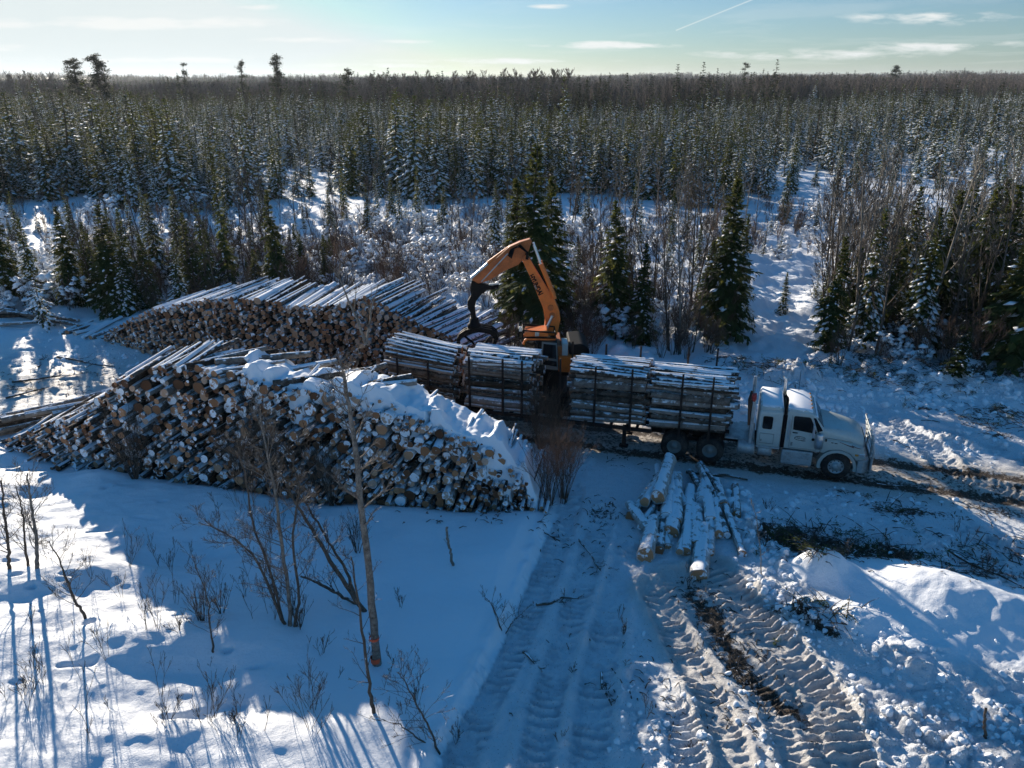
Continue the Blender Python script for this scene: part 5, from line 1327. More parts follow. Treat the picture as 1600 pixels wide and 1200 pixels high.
def join_proto(name, tr, cr_, mats):
    m = MB(); m.merge(cr_); k = len(mats) - 1
    for V_, F_ in zip(tr.v, tr.f): pass
    off = m.n; m.v += tr.v; m.f += [f + off for f in tr.f]; m.m += [np.full(len(f), k) for f in tr.f]; m.sm += tr.sm; m.r += tr.r; m.n += tr.n
    return m.build(name, mats, link=False)
PR = []
for s, r, sn, nd2 in ((30, 1.1, 1.1, 'needle'), (31, 1.0, 1.3, 'needle_light'), (32, 1.2, 0.8, 'needle'), (33, 0.95, 1.2, 'needle'), (34, 1.05, 0.5, 'needle'), (35, 1.2, 1.1, 'needle_light')):
    tr, cr_, _ = spruce(s, 7, r, 22, 6, 3, sn, needle=nd2, trunk_n=4); PR.append(join_proto('spruce_tree', tr, cr_, [M['needle_far' if s in (32, 34) else nd2], M['snow_soft'], M['trunk']]))
idx = np.array([i for i in range(len(cand)) if i not in nset])
rn = np.random.default_rng(77)
def inst(X, Y, Hh, base_h, wid=(1.15, 1.75), tilt=0.04):
    n = len(X); Z = gzv(X, Y) - 0.05; s = Hh / base_h; w = s * rn.uniform(*wid, n)
    return np.stack([X, Y, Z], 1), np.stack([rn.normal(0, tilt, n), rn.normal(0, tilt, n), rn.uniform(0, 2 * PI, n)], 1), np.stack([w, w, s], 1)
p_, r_, s_ = inst(C_[idx, 0], C_[idx, 1], hs_[idx], 7.0)
scatter('spruce_forest', PR, p_, r_, s_, rn.integers(0, len(PR), len(idx)), 'mass of young snowy spruces filling the plantation to the far woods', 'forest')

# ------------------------------------------------------------------ bare trees
def grow(mb, p, d, L, r, lvl, rng, kids=(5, 4, 3), spread=0.7, n=5, upb=0.25, mi=0, minr=0.004, wob=0.10, start=0.25):
    k = 5 if lvl == 0 else 4
    pts = [np.array(p, float)]; d = np.array(d, float); d /= np.linalg.norm(d)
    for i in range(k):
        d = d + rng.normal(0, wob, 3) + np.array([0, 0, upb * 0.12]); d /= np.linalg.norm(d); pts.append(pts[-1] + d * L / k)
    pts = np.array(pts); rad = np.linspace(r, max(r * (0.25 if lvl else 0.2), minr), k + 1)
    mb.tube(pts, rad, max(3, n - lvl), mi, lvl == 0)
    if lvl >= len(kids): return
    for q in range(kids[lvl] + int(rng.integers(-1, 2))):
        t = start + (1 - start) * rng.uniform(0, 0.97); i = t * k; a = int(i); b = min(a + 1, k); pp = pts[a] * (1 - (i - a)) + pts[b] * (i - a)
        dd = pts[b] - pts[a]; dd /= np.linalg.norm(dd) + 1e-9
        s = rng.normal(0, 1, 3); s -= dd * s.dot(dd); s /= np.linalg.norm(s) + 1e-9
        nd3 = dd * (1 - spread * 0.4) + s * spread * rng.uniform(0.6, 1.1) + np.array([0, 0, upb])
        grow(mb, pp, nd3, L * rng.uniform(0.32, 0.55) * (1.25 - 0.6 * t), max(r * 0.42 * (1.1 - 0.6 * t), minr), lvl + 1, rng, kids, spread, n, upb, mi, minr, wob * 1.2, 0.15)
def bare_meshes(seed, h, kids, matn, r=0.014, spread=0.7, upb=0.3, wob=0.05, minr=0.006, start=0.3):
    rng = np.random.default_rng(seed); tr = MB(); cr_ = MB()
    # trunk and boughs kept apart as parts
    k = 7; pts = [np.zeros(3)]; d = np.array([rng.normal(0, .06), rng.normal(0, .06), 1.0])
    for i in range(k): d = d + rng.normal(0, wob, 3) * 0.7 + [0, 0, 0.1]; d /= np.linalg.norm(d); pts.append(pts[-1] + d * h / k)
    pts = np.array(pts); rad = np.linspace(r * h, 0.002 * h, k + 1) ; tr.tube(pts, rad, 6)
    for q in range(kids[0]):
        t = start + (1 - start) * (q + rng.uniform(0, 1)) / kids[0]; i = min(t, 0.98) * k; a = int(i); b = min(a + 1, k); pp = pts[a] * (1 - (i - a)) + pts[b] * (i - a)
        az = rng.uniform(0, 2 * PI); dd = np.array([math.cos(az) * spread, math.sin(az) * spread, 0.75])
        grow(cr_, pp, dd, h * rng.uniform(0.18, 0.32) * (1.25 - 0.75 * t), r * h * 0.45 * (1.1 - 0.7 * t), 1, rng, kids, spread, 4, upb, 0, minr, wob * 1.6)
    return tr.mesh('trunk', [M[matn]]), cr_.mesh('crown', [M[matn]])
BARE = {
 'aspen': [bare_meshes(s, 9, (12, 5, 3), 'aspen', 0.010, 0.55, 0.35, 0.045, 0.010, 0.35) for s in (41, 42, 43)],
 'alder': [bare_meshes(s, 6, (11, 5, 3), 'twig', 0.010, 0.6, 0.4, 0.06, 0.009, 0.2) for s in (44, 45, 46, 47)],
}
def bush_mesh(seed, h, stems, spread, matn, kids=(5, 3), minr=0.006, r=0.016):
    rng = np.random.default_rng(seed); mb = MB()
    for k in range(stems):
        az = rng.uniform(0, 2 * PI); a = rng.uniform(0.05, spread)
        grow(mb, (0.12 * math.cos(az) * rng.random() * h * 0.4, 0.12 * math.sin(az) * h * 0.4 * rng.random(), -0.1), (math.cos(az) * a, math.sin(az) * a, 1), h * rng.uniform(0.6, 1.1), r * rng.uniform(0.6, 1.1), 0, rng, kids, 0.5, 4, 0.35, 0, minr, 0.09, 0.25)
    return mb
def put_bare(kind, x, y, h, label, group=None, wid=1.0, k=None, lean=(0, 0), cat='bare tree', name='bare_tree'):
    L = BARE[kind]; tm, cm = L[(k if k is not None else random.randrange(99)) % len(L)]
    o = empty(name, (x, y, gz(x, y) - 0.1), random.uniform(0, 2 * PI), label, cat, group)
    s = h / (9 if kind == 'aspen' else 6); o.scale = (s * wid, s * wid, s)
    if lean != (0, 0): o.rotation_euler = (lean[0], lean[1], 0)
    part('trunk', tm, o); part('crown', cm, o); return o
BN = [(1335, 545, 275, 'aspen', (0, .04), 'tall pale aspen rising from the left of the right hand thicket'), (1432, 560, 262, 'aspen', (0, .13), 'tall pale aspen slanting right across the right hand thicket'),
      (1062, 560, 320, 'aspen', (0, -.08), 'pale birch behind the front bundle with slanting stems'), (1045, 550, 330, 'alder', (0, -.22), 'dark alder crossing the pale birch behind the front bundle'),
      (1075, 520, 300, 'alder', (0, .02), 'thin alder right of the pale birch behind the front bundle'), (534, 395, 285, 'alder', (0, -.05), 'bare dark tree standing over the middle of the far pile'),
      (574, 375, 290, 'alder', (0, -.08), 'bare crooked dark snag in the open snow behind the far pile'), (606, 360, 280, 'alder', (0, 0), 'straight bare trunk left of the twin stumps in the open snow'),
      (678, 370, 285, 'alder', (0, 0), 'bare trunk standing in the snow between far pile and boom'), (736, 385, 285, 'alder', (0, 0), 'bare slim trunk left of the boom elbow'),
      (255, 470, 300, 'alder', (0, -.05), 'bare tree in the left thicket'), (345, 470, 300, 'alder', (0, -.08), 'bare tree behind the left shoulder of the far pile'),
      (893, 360, 250, 'alder', (0, .04), 'bare tree in the snow right of the tallest spruce'), (1060, 400, 290, 'alder', (0, 0), 'bare tree behind and above the pale birch'),
      (620, 460, 380, 'alder', (0, -.2), 'leaning bare tree just behind the crest of the far pile')]
for bx, by, ty2, kind, ln, lab in BN:
    x, y, h = bypx(bx, by, ty2); put_bare(kind, x, y, h, lab, lean=ln)
rs = random.Random(21)
def zone(n, x0, x1, y0, y1, h0, h1, kind, lab, grp):
    for k in range(n):
        px = rs.uniform(x0, x1); py = rs.uniform(y0, y1); x, y = P(px, py)
        put_bare(kind, x, y, rs.uniform(h0, h1), lab, grp, wid=rs.uniform(0.7, 1.1), lean=(rs.gauss(0, .06), rs.gauss(0.02, .08)))
zone(56, 1280, 1610, 420, 585, 5.0, 9.0, 'alder', 'bare alder stem among the spruces of the right hand thicket', 'bare alders in the right thicket')
zone(34, 1280, 1610, 440, 580, 6.5, 10.0, 'aspen', 'bare pale aspen among the spruces of the right hand thicket', 'bare aspens in the right thicket')
zone(34, 130, 400, 400, 505, 3.5, 6.5, 'alder', 'bare alder in the thicket left of and behind the far pile', 'bare alders in the left thicket')
zone(34, 900, 1130, 430, 560, 4.0, 7.0, 'alder', 'bare alder behind the third and fourth log bundles', 'bare alders behind the trailer')
zone(48, 350, 1200, 325, 430, 4.0, 8.5, 'alder', 'bare tree in the open rough before the plantation', 'bare trees before the plantation')
zone(14, 900, 1600, 300, 400, 5.0, 9.0, 'aspen', 'bare pale tree at the right front of the plantation', 'bare pale trees before the plantation')
# brush too dense to count
BU = [bush_mesh(s, 2.6, 9, 0.35, m_, (5, 3), 0.007).build('willow_bush', [M[m_]], link=False) for s, m_ in ((51, 'twig'), (52, 'twig_red'), (53, 'twig'), (54, 'twig_red'))]
pts = []
def brush(n, x0, x1, y0, y1, h0, h1):
    for k in range(n):
        px = rs.uniform(x0, x1); py = rs.uniform(y0, y1)
        if 1160 < px < 1270 and py > 410: continue
        pts.append(P(px, py) + (rs.uniform(h0, h1),))
brush(62, 600, 940, 420, 545, 1.4, 3.2); brush(24, 780, 930, 490, 570, 1.4, 2.4); brush(36, 900, 1130, 480, 575, 1.2, 2.8); brush(50, 1280, 1610, 500, 600, 1.2, 2.6)
brush(120, 130, 560, 400, 500, 1.4, 3.2); brush(120, 0, 1600, 335, 420, 1.0, 2.6); brush(50, 1100, 1600, 330, 440, 1.2, 3.0); brush(90, 480, 760, 380, 450, 0.8, 2.0); brush(14, 0, 140, 450, 500, 1, 2)
pa = np.array(pts); p_, r_, s_ = inst(pa[:, 0], pa[:, 1], pa[:, 2], 2.6, (0.9, 1.3), 0.08)
scatter('undergrowth', BU, p_, r_, s_, rn.integers(0, 4, len(pa)), 'brown tangle of bare willow and alder brush in the snow', 'undergrowth')
SB = []
for s in (151, 152, 153):
    mb = bush_mesh(s, 1.4, 8, 0.8, 'twig', (4, 2), 0.008); q = np.random.default_rng(s); av = np.concatenate(mb.v); av = av[av[:, 2] > 0.15]; c0 = av[q.integers(0, len(av), 70)]; az = q.uniform(0, 6.28, 70)
    D = np.stack([np.cos(az), np.sin(az), q.normal(0, .2, 70)], 1); D /= np.linalg.norm(D, axis=1)[:, None]; ll = q.uniform(0.08, 0.42, 70); lumps(mb, c0, D, ll, ll * 0.42, ll * 0.35, 1)
    SB.append(mb.build('snowy_bush', [M['twig'], M['snow_soft']], link=False))
pts = []
brush(330, -20, 1620, 335, 430, 0.8, 2.0); brush(120, 0, 700, 400, 470, 0.8, 1.8); brush(150, 520, 960, 370, 480, 0.8, 1.9); brush(90, 900, 1150, 420, 540, 0.8, 1.8); brush(70, 1260, 1610, 430, 590, 0.8, 1.8); brush(25, 0, 130, 440, 495, 1.2, 2.4); brush(80, 1250, 1600, 300, 370, .8, 1.8)
pa = np.array(pts); p_, r_, s_ = inst(pa[:, 0], pa[:, 1], pa[:, 2], 1.4, (0.9, 1.4), 0.08)
scatter('snowy_undergrowth', SB, p_, r_, s_, rn.integers(0, 3, len(pa)), 'low snow clotted brush covering the rough ground before the plantation', 'undergrowth')
# far hardwood forest and spruces in it
FW = []
for s in (61, 62, 63, 64, 65):
    rng = np.random.default_rng(s); mb = MB(); h = 15
    tp_ = np.array([[0, 0, 0], [rng.normal(0, .3), rng.normal(0, .3), 6], [rng.normal(0, .5), rng.normal(0, .5), 15]]); mb.tube(tp_, [0.14, 0.10, 0.03], 3, 0, False)
    n = 190; z = rng.uniform(4.0, 15, n); az = rng.uniform(0, 2 * PI, n); rr_ = np.sqrt(rng.random(n)) * np.interp(z, [4, 9, 15], [0.9, 1.7, 0.9])
    B = np.stack([rr_ * np.cos(az) * 0.7, rr_ * np.sin(az) * 0.7, z], 1); D = np.stack([np.cos(az) * 0.45, np.sin(az) * 0.45, np.ones(n)], 1) + rng.normal(0, 0.15, (n, 3)); D /= np.linalg.norm(D, axis=1)[:, None]
    diamonds(mb, B, D, rng.uniform(0.8, 2.0, n), rng.uniform(0.03, 0.06, n), np.stack([-np.sin(az), np.cos(az), np.zeros(n)], 1), 0, rng.random(n))
    FW.append(mb.build('hardwood_tree', [M['far_twig']], link=False))
tr, cr_, _ = spruce(70, 15, 2.0, 22, 6, 3, 0.12, z0=0.12, trunk_n=4); FS = join_proto('spruce_tree', tr, cr_, [M['needle_far'], M['snow_soft'], M['trunk']])
tr, cr_, _ = spruce(71, 15, 1.7, 22, 6, 3, 0.25, z0=0.10, trunk_n=4); FS2 = join_proto('spruce_tree', tr, cr_, [M['needle_far'], M['snow_soft'], M['trunk']])
farb = lambda a: np.interp(a, [-0.75, -0.45, -0.2, 0.0, 0.15, 0.3, 0.5, 0.8], [352, 338, 318, 246, 262, 308, 440, 480])
X = []; Yl = []; Hh = []; Ii = []
rq = np.random.default_rng(8)
def band(d0, d1, n, h0, h1, fs, amin=-0.8, amax=0.8):
    a = rq.uniform(amin, amax, n); fb = farb(a); y = fb + d0 + (d1 - d0) * rq.random(n) ** 1.3
    x = a * y; X.append(x); Yl.append(y); hh = rq.uniform(h0, h1, n) * np.interp(a, [-0.8, -0.4, -0.1, 0.1, 0.4, 0.8], [0.95, 0.9, 1.0, 1.0, 1.1, 1.0]); k = rq.integers(0, 5, n); sp2 = rq.random(n) < fs * np.interp(a, [-0.5, -0.2, 0.1], [2.6, 2.0, 1.0])
    hh = hh * (1 + 0.30 * vnoise(a * 22, y / 120, 305) + 0.18 * vnoise(a * 70, y / 60, 307))
    clump = vnoise(x / 25, y / 25, 301) > 0.18; sp2 = sp2 | (clump & (rq.random(n) < 0.4)); k = np.where(sp2, 5 + rq.integers(0, 2, n), k); hh = np.where(sp2, hh * rq.uniform(0.7, 1.22, n), hh); Hh.append(hh); Ii.append(k)
band(0, 70, 4200, 7.5, 13.0, 0.12); band(60, 320, 5200, 9.5, 13.5, 0.14); band(300, 1300, 10500, 9.5, 14, 0.3); band(1200, 3400, 9000, 11, 17, 0.35)
band(-14, 6, 420, 6, 11, 0.35); band(-14, 10, 230, 9, 15, 1.0, -0.7, 0.45)
X = np.concatenate(X); Yl = np.concatenate(Yl); Hh = np.concatenate(Hh); Ii = np.concatenate(Ii)
p_, r_, s_ = inst(X, Yl, Hh, 15.0, (1.1, 1.7), 0.03)
far_w = np.interp(Yl, [300, 900, 3000], [1, 1.8, 5.0]); s_[:, 0] *= far_w; s_[:, 1] *= far_w
scatter('forest', FW + [FS, FS2], p_, r_, s_, Ii, 'grey brown leafless forest with dark spruces along the skyline', 'forest')

# old ragged pines standing above the skyline
def pine(seed, h, boughs, flag=0.0):
    rng = np.random.default_rng(seed); tr = MB(); cr_ = MB()
    pts = np.array([[0, 0, 0], [0.15, 0, h * .3], [-0.1, 0.1, h * .6], [0.25, 0, h * .85], [0.1, 0, h]]); tr.tube(pts, [0.32, 0.26, 0.2, 0.12, 0.04], 7)
    for k in range(boughs):
        z = h * (0.36 + 0.63 * (k + rng.random()) / boughs); az = rng.uniform(0, 2 * PI); L = (0.7 + 2.4 * max(0.0, 1 - (z / h - 0.36) / 0.64) ** 0.6) * rng.uniform(0.35, 1.3)
        b = np.array([np.interp(z, pts[:, 2], pts[:, 0]), 0, z]); d = np.array([math.cos(az) + flag, math.sin(az), rng.uniform(-0.2, 0.75)]); d /= np.linalg.norm(d); e = b + d * L
        tr.tube([b, (b + e) / 2 + [0, 0, -0.1], e], [0.07, 0.05, 0.02], 4, 0, False)
        n = 130; t = rng.uniform(0.25, 1.05, n); c = b + (e - b) * t[:, None] + rng.normal(0, 1, (n, 3)) * [0.42, 0.42, 0.34]
        D = rng.normal(0, 1, (n, 3)) * [1, 1, 0.35] + [0, 0, 0.15]; D /= np.linalg.norm(D, axis=1)[:, None]
        diamonds(cr_, c, D, rng.uniform(0.35, 0.75, n), rng.uniform(0.10, 0.22, n), np.tile([0, 0, 1.0], (n, 1)) + rng.normal(0, 0.3, (n, 3)), 0, rng.random(n))
    return tr.mesh('trunk', [M['trunk']]), cr_.mesh('crown', [M['needle_far']])
for bx, by, ty2, sd, nb_, lab in ((137, 190, 92, 81, 30, 'ragged old pine, left one of the close pair breaking the skyline'), (172, 192, 86, 82, 36, 'ragged old pine with bunched top, right one of the close pair on the skyline'),
    (385, 186, 96, 83, 12, 'thin ragged pine with a bent top on the skyline'), (440, 188, 86, 84, 26, 'tall pine with tufted crown rising highest over the left woods'), (548, 190, 110, 85, 16, 'dark pine just clearing the skyline left of centre'),
    (1158, 166, 98, 86, 12, 'slim pine with a tuft on top above the right woods'), (1392, 158, 106, 87, 30, 'broad solitary pine above the right woods'), (296, 182, 102, 88, 9, 'thin half bare pine between the pine pair and the tufted pine')):
    x, y, h = bypx(bx, by, ty2); tm, cm = pine(sd, h, nb_)
    o = empty('pine_tree', (x, y, gz(x, y) - 0.2), 0.5, lab, 'pine'); part('trunk', tm, o); part('crown', cm, o)
    o.scale = (1.2, 1.2, 1)
    if sd in (81, 82): o.scale = (1.5, 1.5, 1); o.rotation_euler = (0, -0.08, 0.5)
    if sd == 87: o.scale = (1.7, 1.7, 1)
# tall aspens on the skyline in the middle
ASP = [bare_meshes(s, 9, (26, 7, 4), 'far_twig', 0.008, 0.5, 0.45, 0.045, 0.02, 0.35) for s in (91, 92, 93)]
BARE['sky'] = ASP
for k in range(64):
    a = rs.choice([rs.uniform(580, 680), rs.uniform(700, 900), rs.uniform(700, 900), rs.uniform(0, 90)]); x, y = P(a, 180 if a > 500 else 168); tm, cm = ASP[k % 3]
    o = empty('aspen_tree', (x, y, gz(x, y)), rs.uniform(0, 6), 'tall bare aspen whose twigs stand fuzzy against the sky', 'aspen', 'bare aspens on the skyline')
    s = rs.uniform(13.5, 17.0) / 9; o.scale = (s, s, s); part('trunk', tm, o); part('crown', cm, o)

# ------------------------------------------------------------------ foreground trees, shrubs, sticks
def fg_tree(name, base, pts_px, r0, r1, label, matn='twig', limbs=10, tw_=(5, 3), cat='bare tree', lim_len=0.9, seed=1, start=0.25, dY=0.0, upb=0.3, spread=0.75):
    """a stem through points of its own plane, with limbs"""
    bx, by = P(*base); rng = np.random.default_rng(seed); z0 = gz(bx, by)
    pts = [np.array([bx, by, z0 - 0.15])]
    for i, q in enumerate(pts_px):
        yy = by + dY * (i + 1) / len(pts_px); x, z = V(q[0], q[1], yy); pts.append(np.array([x, yy, z]))
    pts = np.array(pts); o = empty(name, (bx, by, z0), 0, label, cat); pts = pts - np.array([bx, by, z0])
    n = 22; tt = np.linspace(0, len(pts) - 1, n); sm = np.stack([np.interp(tt, range(len(pts)), pts[:, k]) for k in range(3)], 1)
    for _ in range(2): sm[1:-1] = sm[1:-1] * 0.5 + (sm[:-2] + sm[2:]) * 0.25
    sm[1:] += rng.normal(0, 0.012, (n - 1, 3)); rad = np.linspace(r0, r1, n) * (1 + rng.normal(0, 0.04, n)); rad[0] *= 1.15
    tr = MB(); tr.tube(sm, rad, 9); tr.build('trunk', [M[matn]], o)
    cr_ = MB()
    limbs = int(limbs * 1.5)
    for q in range(limbs):
        t = start + (0.98 - start) * (q + rng.random()) / limbs; i = t * (n - 1); a = int(i); p = sm[a] + (sm[min(a + 1, n - 1)] - sm[a]) * (i - a)
        az = rng.uniform(0, 2 * PI); tv = sm[min(a + 1, n - 1)] - sm[a]; tv /= np.linalg.norm(tv) + 1e-9
        d = tv * 0.6 + np.array([math.cos(az), math.sin(az), 0.1]) * spread
        grow(cr_, p, d, lim_len * rng.uniform(0.5, 1.2) * (1.15 - 0.5 * t), max(rad[a] * 0.32, 0.006), 1, rng, (0,) + tw_, 0.7, 5, upb, 0, 0.0035, 0.14)
    cr_.build('crown', [M[matn]], o); return o
big = fg_tree('birch_tree', (590, 1053), [(583, 960), (572, 850), (560, 740), (548, 650), (538, 590), (530, 560)], 0.11, 0.018, 'tall slender bare birch in the foreground, orange tape round its trunk', 'birch_fg', 24, (4, 3), 'birch', 1.1, 11, 0.36, spread=0.9)
mb = MB(); grow(mb, big.children[0].data.vertices[-1].co[:], (-0.35, 0.2, 1), 1.6, 0.04, 0, np.random.default_rng(4), (5, 4), 0.7, 5, 0.3, 0, 0.004, 0.12); grow(mb, big.children[0].data.vertices[-1].co[:], (0.3, 0.2, 1), 1.3, 0.03, 0, np.random.default_rng(5), (5, 4), 0.7, 5, 0.3, 0, 0.004, 0.12)
mb.build('top_boughs', [M['birch_fg']], big)
bxp = P(590, 1053); tv = [v.co for v in big.children[0].data.vertices]
for pyy, hgt in ((1030, .07), (997, .035)):
    x, z = V(588.5 - (1053 - pyy) * 0.07, pyy, bxp[1]); t = MB(); t.lathe((x - bxp[0], 0, z - big.location.z), [(0.124, -hgt), (0.128, -hgt * 0.5), (0.126, hgt)], 'z', 0, 14)
    t.build('flagging_tape', [M['tape']], big)
fg_tree('young_tree', (587, 1142), [(578, 1080), (570, 1010), (556, 920), (548, 870)], 0.05, 0.012, 'thin young tree at the foot of the taped birch, nearest the bottom edge', 'twig', 10, (4, 2), seed=12, lim_len=0.9)
fg_tree('leaning_tree', (572, 958), [(530, 930), (500, 912), (470, 900)], 0.055, 0.03, 'low leaning stem resting against the taped birch', 'twig', 6, (4, 2), seed=13, lim_len=0.8)
fg_tree('leaning_tree', (575, 968), [(530, 900), (490, 830), (460, 785), (440, 740)], 0.07, 0.02, 'long bare trunk leaning left behind the taped birch', 'twig', 12, (7, 4), seed=14, lim_len=1.0)
fg_tree('leaning_tree', (560, 950), [(540, 890), (510, 840), (480, 790), (455, 760)], 0.05, 0.015, 'second, thinner bare trunk leaning left behind the taped birch', 'twig', 10, (7, 4), seed=15, lim_len=0.9)
fg_tree('bare_tree', (456, 1003), [(452, 930), (440, 850), (430, 770), (415, 700), (405, 640)], 0.06, 0.015, 'straight middle stem of the many stemmed clump left of the taped birch', 'birch_fg', 18, (7, 4), seed=16, lim_len=1.3, start=0.2)
fg_tree('bare_tree', (450, 1002), [(430, 940), (400, 870), (360, 835), (310, 815)], 0.045, 0.012, 'arching stem bending far left from the many stemmed clump', 'twig', 16, (7, 4), seed=17, lim_len=1.0, start=0.2)
fg_tree('bare_tree', (462, 1003), [(468, 930), (455, 840), (470, 760), (445, 690)], 0.045, 0.012, 'right hand stem of the many stemmed clump left of the taped birch', 'twig', 16, (7, 4), seed=18, lim_len=1.2, start=0.2)
fg_tree('bare_tree', (447, 1000), [(425, 900), (395, 820), (385, 750), (370, 690)], 0.04, 0.012, 'left hand upright stem of the many stemmed clump', 'twig', 14, (7, 4), seed=19, lim_len=1.2, start=0.2)
fg_tree('bare_tree', (65, 922), [(58, 850), (50, 790), (42, 740)], 0.065, 0.02, 'bare tree nearest the left edge bright snow, thicker of the pair', 'birch_fg', 14, (7, 4), seed=20, lim_len=1.1)
fg_tree('bare_tree', (20, 918), [(14, 860), (6, 800), (2, 750)], 0.055, 0.02, 'bare tree at the very left picture edge', 'twig', 12, (5, 3), seed=21, lim_len=1.0)
fg_tree('bare_tree', (52, 915), [(40, 860), (36, 800), (25, 760)], 0.045, 0.012, 'slim stem close behind the thicker tree at left', 'twig', 10, (5, 3), seed=31, lim_len=1.0)
fg_tree('bare_tree', (143, 992), [(118, 940), (98, 890), (78, 845)], 0.045, 0.012, 'crooked dark sapling leaning left in the sunlit snow', 'twig', 12, (4, 3), seed=22, lim_len=0.9)
fg_tree('bare_tree', (338, 1045), [(330, 990), (324, 930), (300, 870)], 0.03, 0.008, 'spindly sapling at the edge of the pile shadow', 'twig', 12, (4, 3), seed=23, lim_len=0.8)
fg_tree('bare_tree', (345, 1050), [(335, 1030), (290, 1038), (262, 1052)], 0.02, 0.006, 'low bent twig stem arching left at the edge of the pile shadow', 'twig', 5, (4, 2), seed=24, lim_len=0.5)
fg_tree('shrub', (690, 1178), [(662, 1120), (640, 1080), (622, 1050)], 0.028, 0.008, 'bare red-brown shrub at bottom centre beside the track berm', 'twig', 14, (4, 3), 'shrub', seed=25, lim_len=0.9, start=0.1)
fg_tree('shrub', (684, 1175), [(650, 1150), (620, 1130), (590, 1125)], 0.022, 0.006, 'low side stem of the bare shrub at bottom centre', 'twig', 9, (4, 2), 'shrub', seed=26, lim_len=0.8, start=0.1)
fg_tree('shrub', (787, 990), [(778, 965), (768, 945), (760, 935)], 0.022, 0.006, 'small forked shrub in the shaded snow left of the track', 'twig', 7, (4, 2), 'shrub', seed=27, lim_len=0.6, start=0.1)
fg_tree('shrub', (788, 990), [(800, 972), (812, 962), (820, 955)], 0.016, 0.005, 'right fork of the small shrub in the shaded snow', 'twig', 5, (4, 2), 'shrub', seed=28, lim_len=0.5, start=0.1)
fg_tree('dead_post', (710, 900), [(705, 870), (700, 845), (697, 823)], 0.045, 0.03, 'short snapped pole standing in the smooth shaded snow', 'aspen', 5, (2,), 'post', seed=29, lim_len=0.25, start=0.5)
fg_tree('stick', (1541, 1158), [(1538, 1130), (1540, 1103)], 0.035, 0.025, 'short upright stick in the rough snow at lower right', 'twig', 1, (1,), 'stick', seed=30, lim_len=0.15)
fg_tree('sapling', (1190, 905), [(1188, 860), (1180, 800), (1172, 780)], 0.018, 0.006, 'yellowish sapling arching beside the loose logs', 'aspen', 6, (2,), 'sapling', seed=33, lim_len=0.4)
# shrubs at the foot of the pile and beside its right end
def put_bush(px, py, h, stems, label, seed, matn='twig', spread=0.35, group=None, kids=(6, 4), r=0.016):
    x, y = P(px, py); mb = bush_mesh(seed, h, stems, spread, matn, kids, 0.004, r)
    o = mb.build('willow_shrub', [M[matn]]); o.location = (x, y, gz(x, y)); return tag(o, label, 'shrub', group)
put_bush(215, 765, 2.4, 26, 'dense dark willow shrub against the foot of the near pile at left', 201)
put_bush(432, 790, 3.0, 24, 'tangled shrub thicket against the middle of the near pile', 202, spread=0.5)
put_bush(395, 775, 2.6, 20, 'tangled shrub left of the thicket in the middle of the near pile', 203, spread=0.5)
put_bush(500, 790, 2.2, 14, 'sparse shrub right of the thicket in the middle of the near pile', 204, spread=0.45)
put_bush(858, 792, 2.8, 20, 'reddish willow shrub hugging the right end of the near pile', 205, 'twig_red', 0.25)
put_bush(880, 782, 2.9, 22, 'dense reddish willow shrub just off the right end of the near pile', 206, 'twig_red', 0.3)
put_bush(845, 700, 2.6, 22, 'willow shrub between the near pile and the trailer', 207, 'twig_red', 0.45)
put_bush(868, 690, 2.3, 20, 'willow shrub before the empty trailer bunk', 208, 'twig_red', 0.45)
put_bush(560, 880, 1.3, 9, 'fine shrub behind the taped birch trunk', 220, spread=0.5)
put_bush(470, 1005, 1.0, 8, 'fine shrub at the foot of the many stemmed clump', 221, spread=0.7)
put_bush(520, 800, 2.2, 12, 'thin shrub left of the taped birch before the pile', 222, spread=0.4)
put_bush(320, 1000, 1.6, 8, 'thin shrub in the shadow edge left of the clump', 209, spread=0.4, kids=(3, 2))
put_bush(350, 985, 1.3, 7, 'thin shrub nearer the many stemmed clump', 210, spread=0.4, kids=(3, 2))
put_bush(770, 800, 1.2, 8, 'low bare brush at the foot of the near pile at right', 211, spread=0.7, kids=(3, 2))
rs = random.Random(77)
zones = [(0, 500, 900, 1200, 46, 0.5, 1.5), (180, 560, 800, 1000, 16, 0.5, 1.3), (500, 720, 820, 1190, 12, 0.4, 0.9), (850, 1090, 880, 1190, 12, 0.3, 0.7), (1180, 1600, 800, 900, 12, 0.3, 0.9)]
kb = 0
for x0, x1, y0, y1, n, h0, h1 in zones:
    for k in range(n):
        kb += 1; x, y = rs.uniform(x0, x1), rs.uniform(y0, y1)
        if x > 560 and x < 720 and y < 1000 and rs.random() < 0.6: continue
        put_bush(x, y, rs.uniform(h0, h1), rs.randint(1, 4), 'wispy bare twigs sticking out of the snow near the photo bottom' if x < 730 else 'short bare twigs sticking out of the churned snow', 300 + kb, group='wispy twigs in the foreground snow' if x < 730 else 'short twigs in the churned snow', spread=0.5, kids=(4, 3), r=0.008)
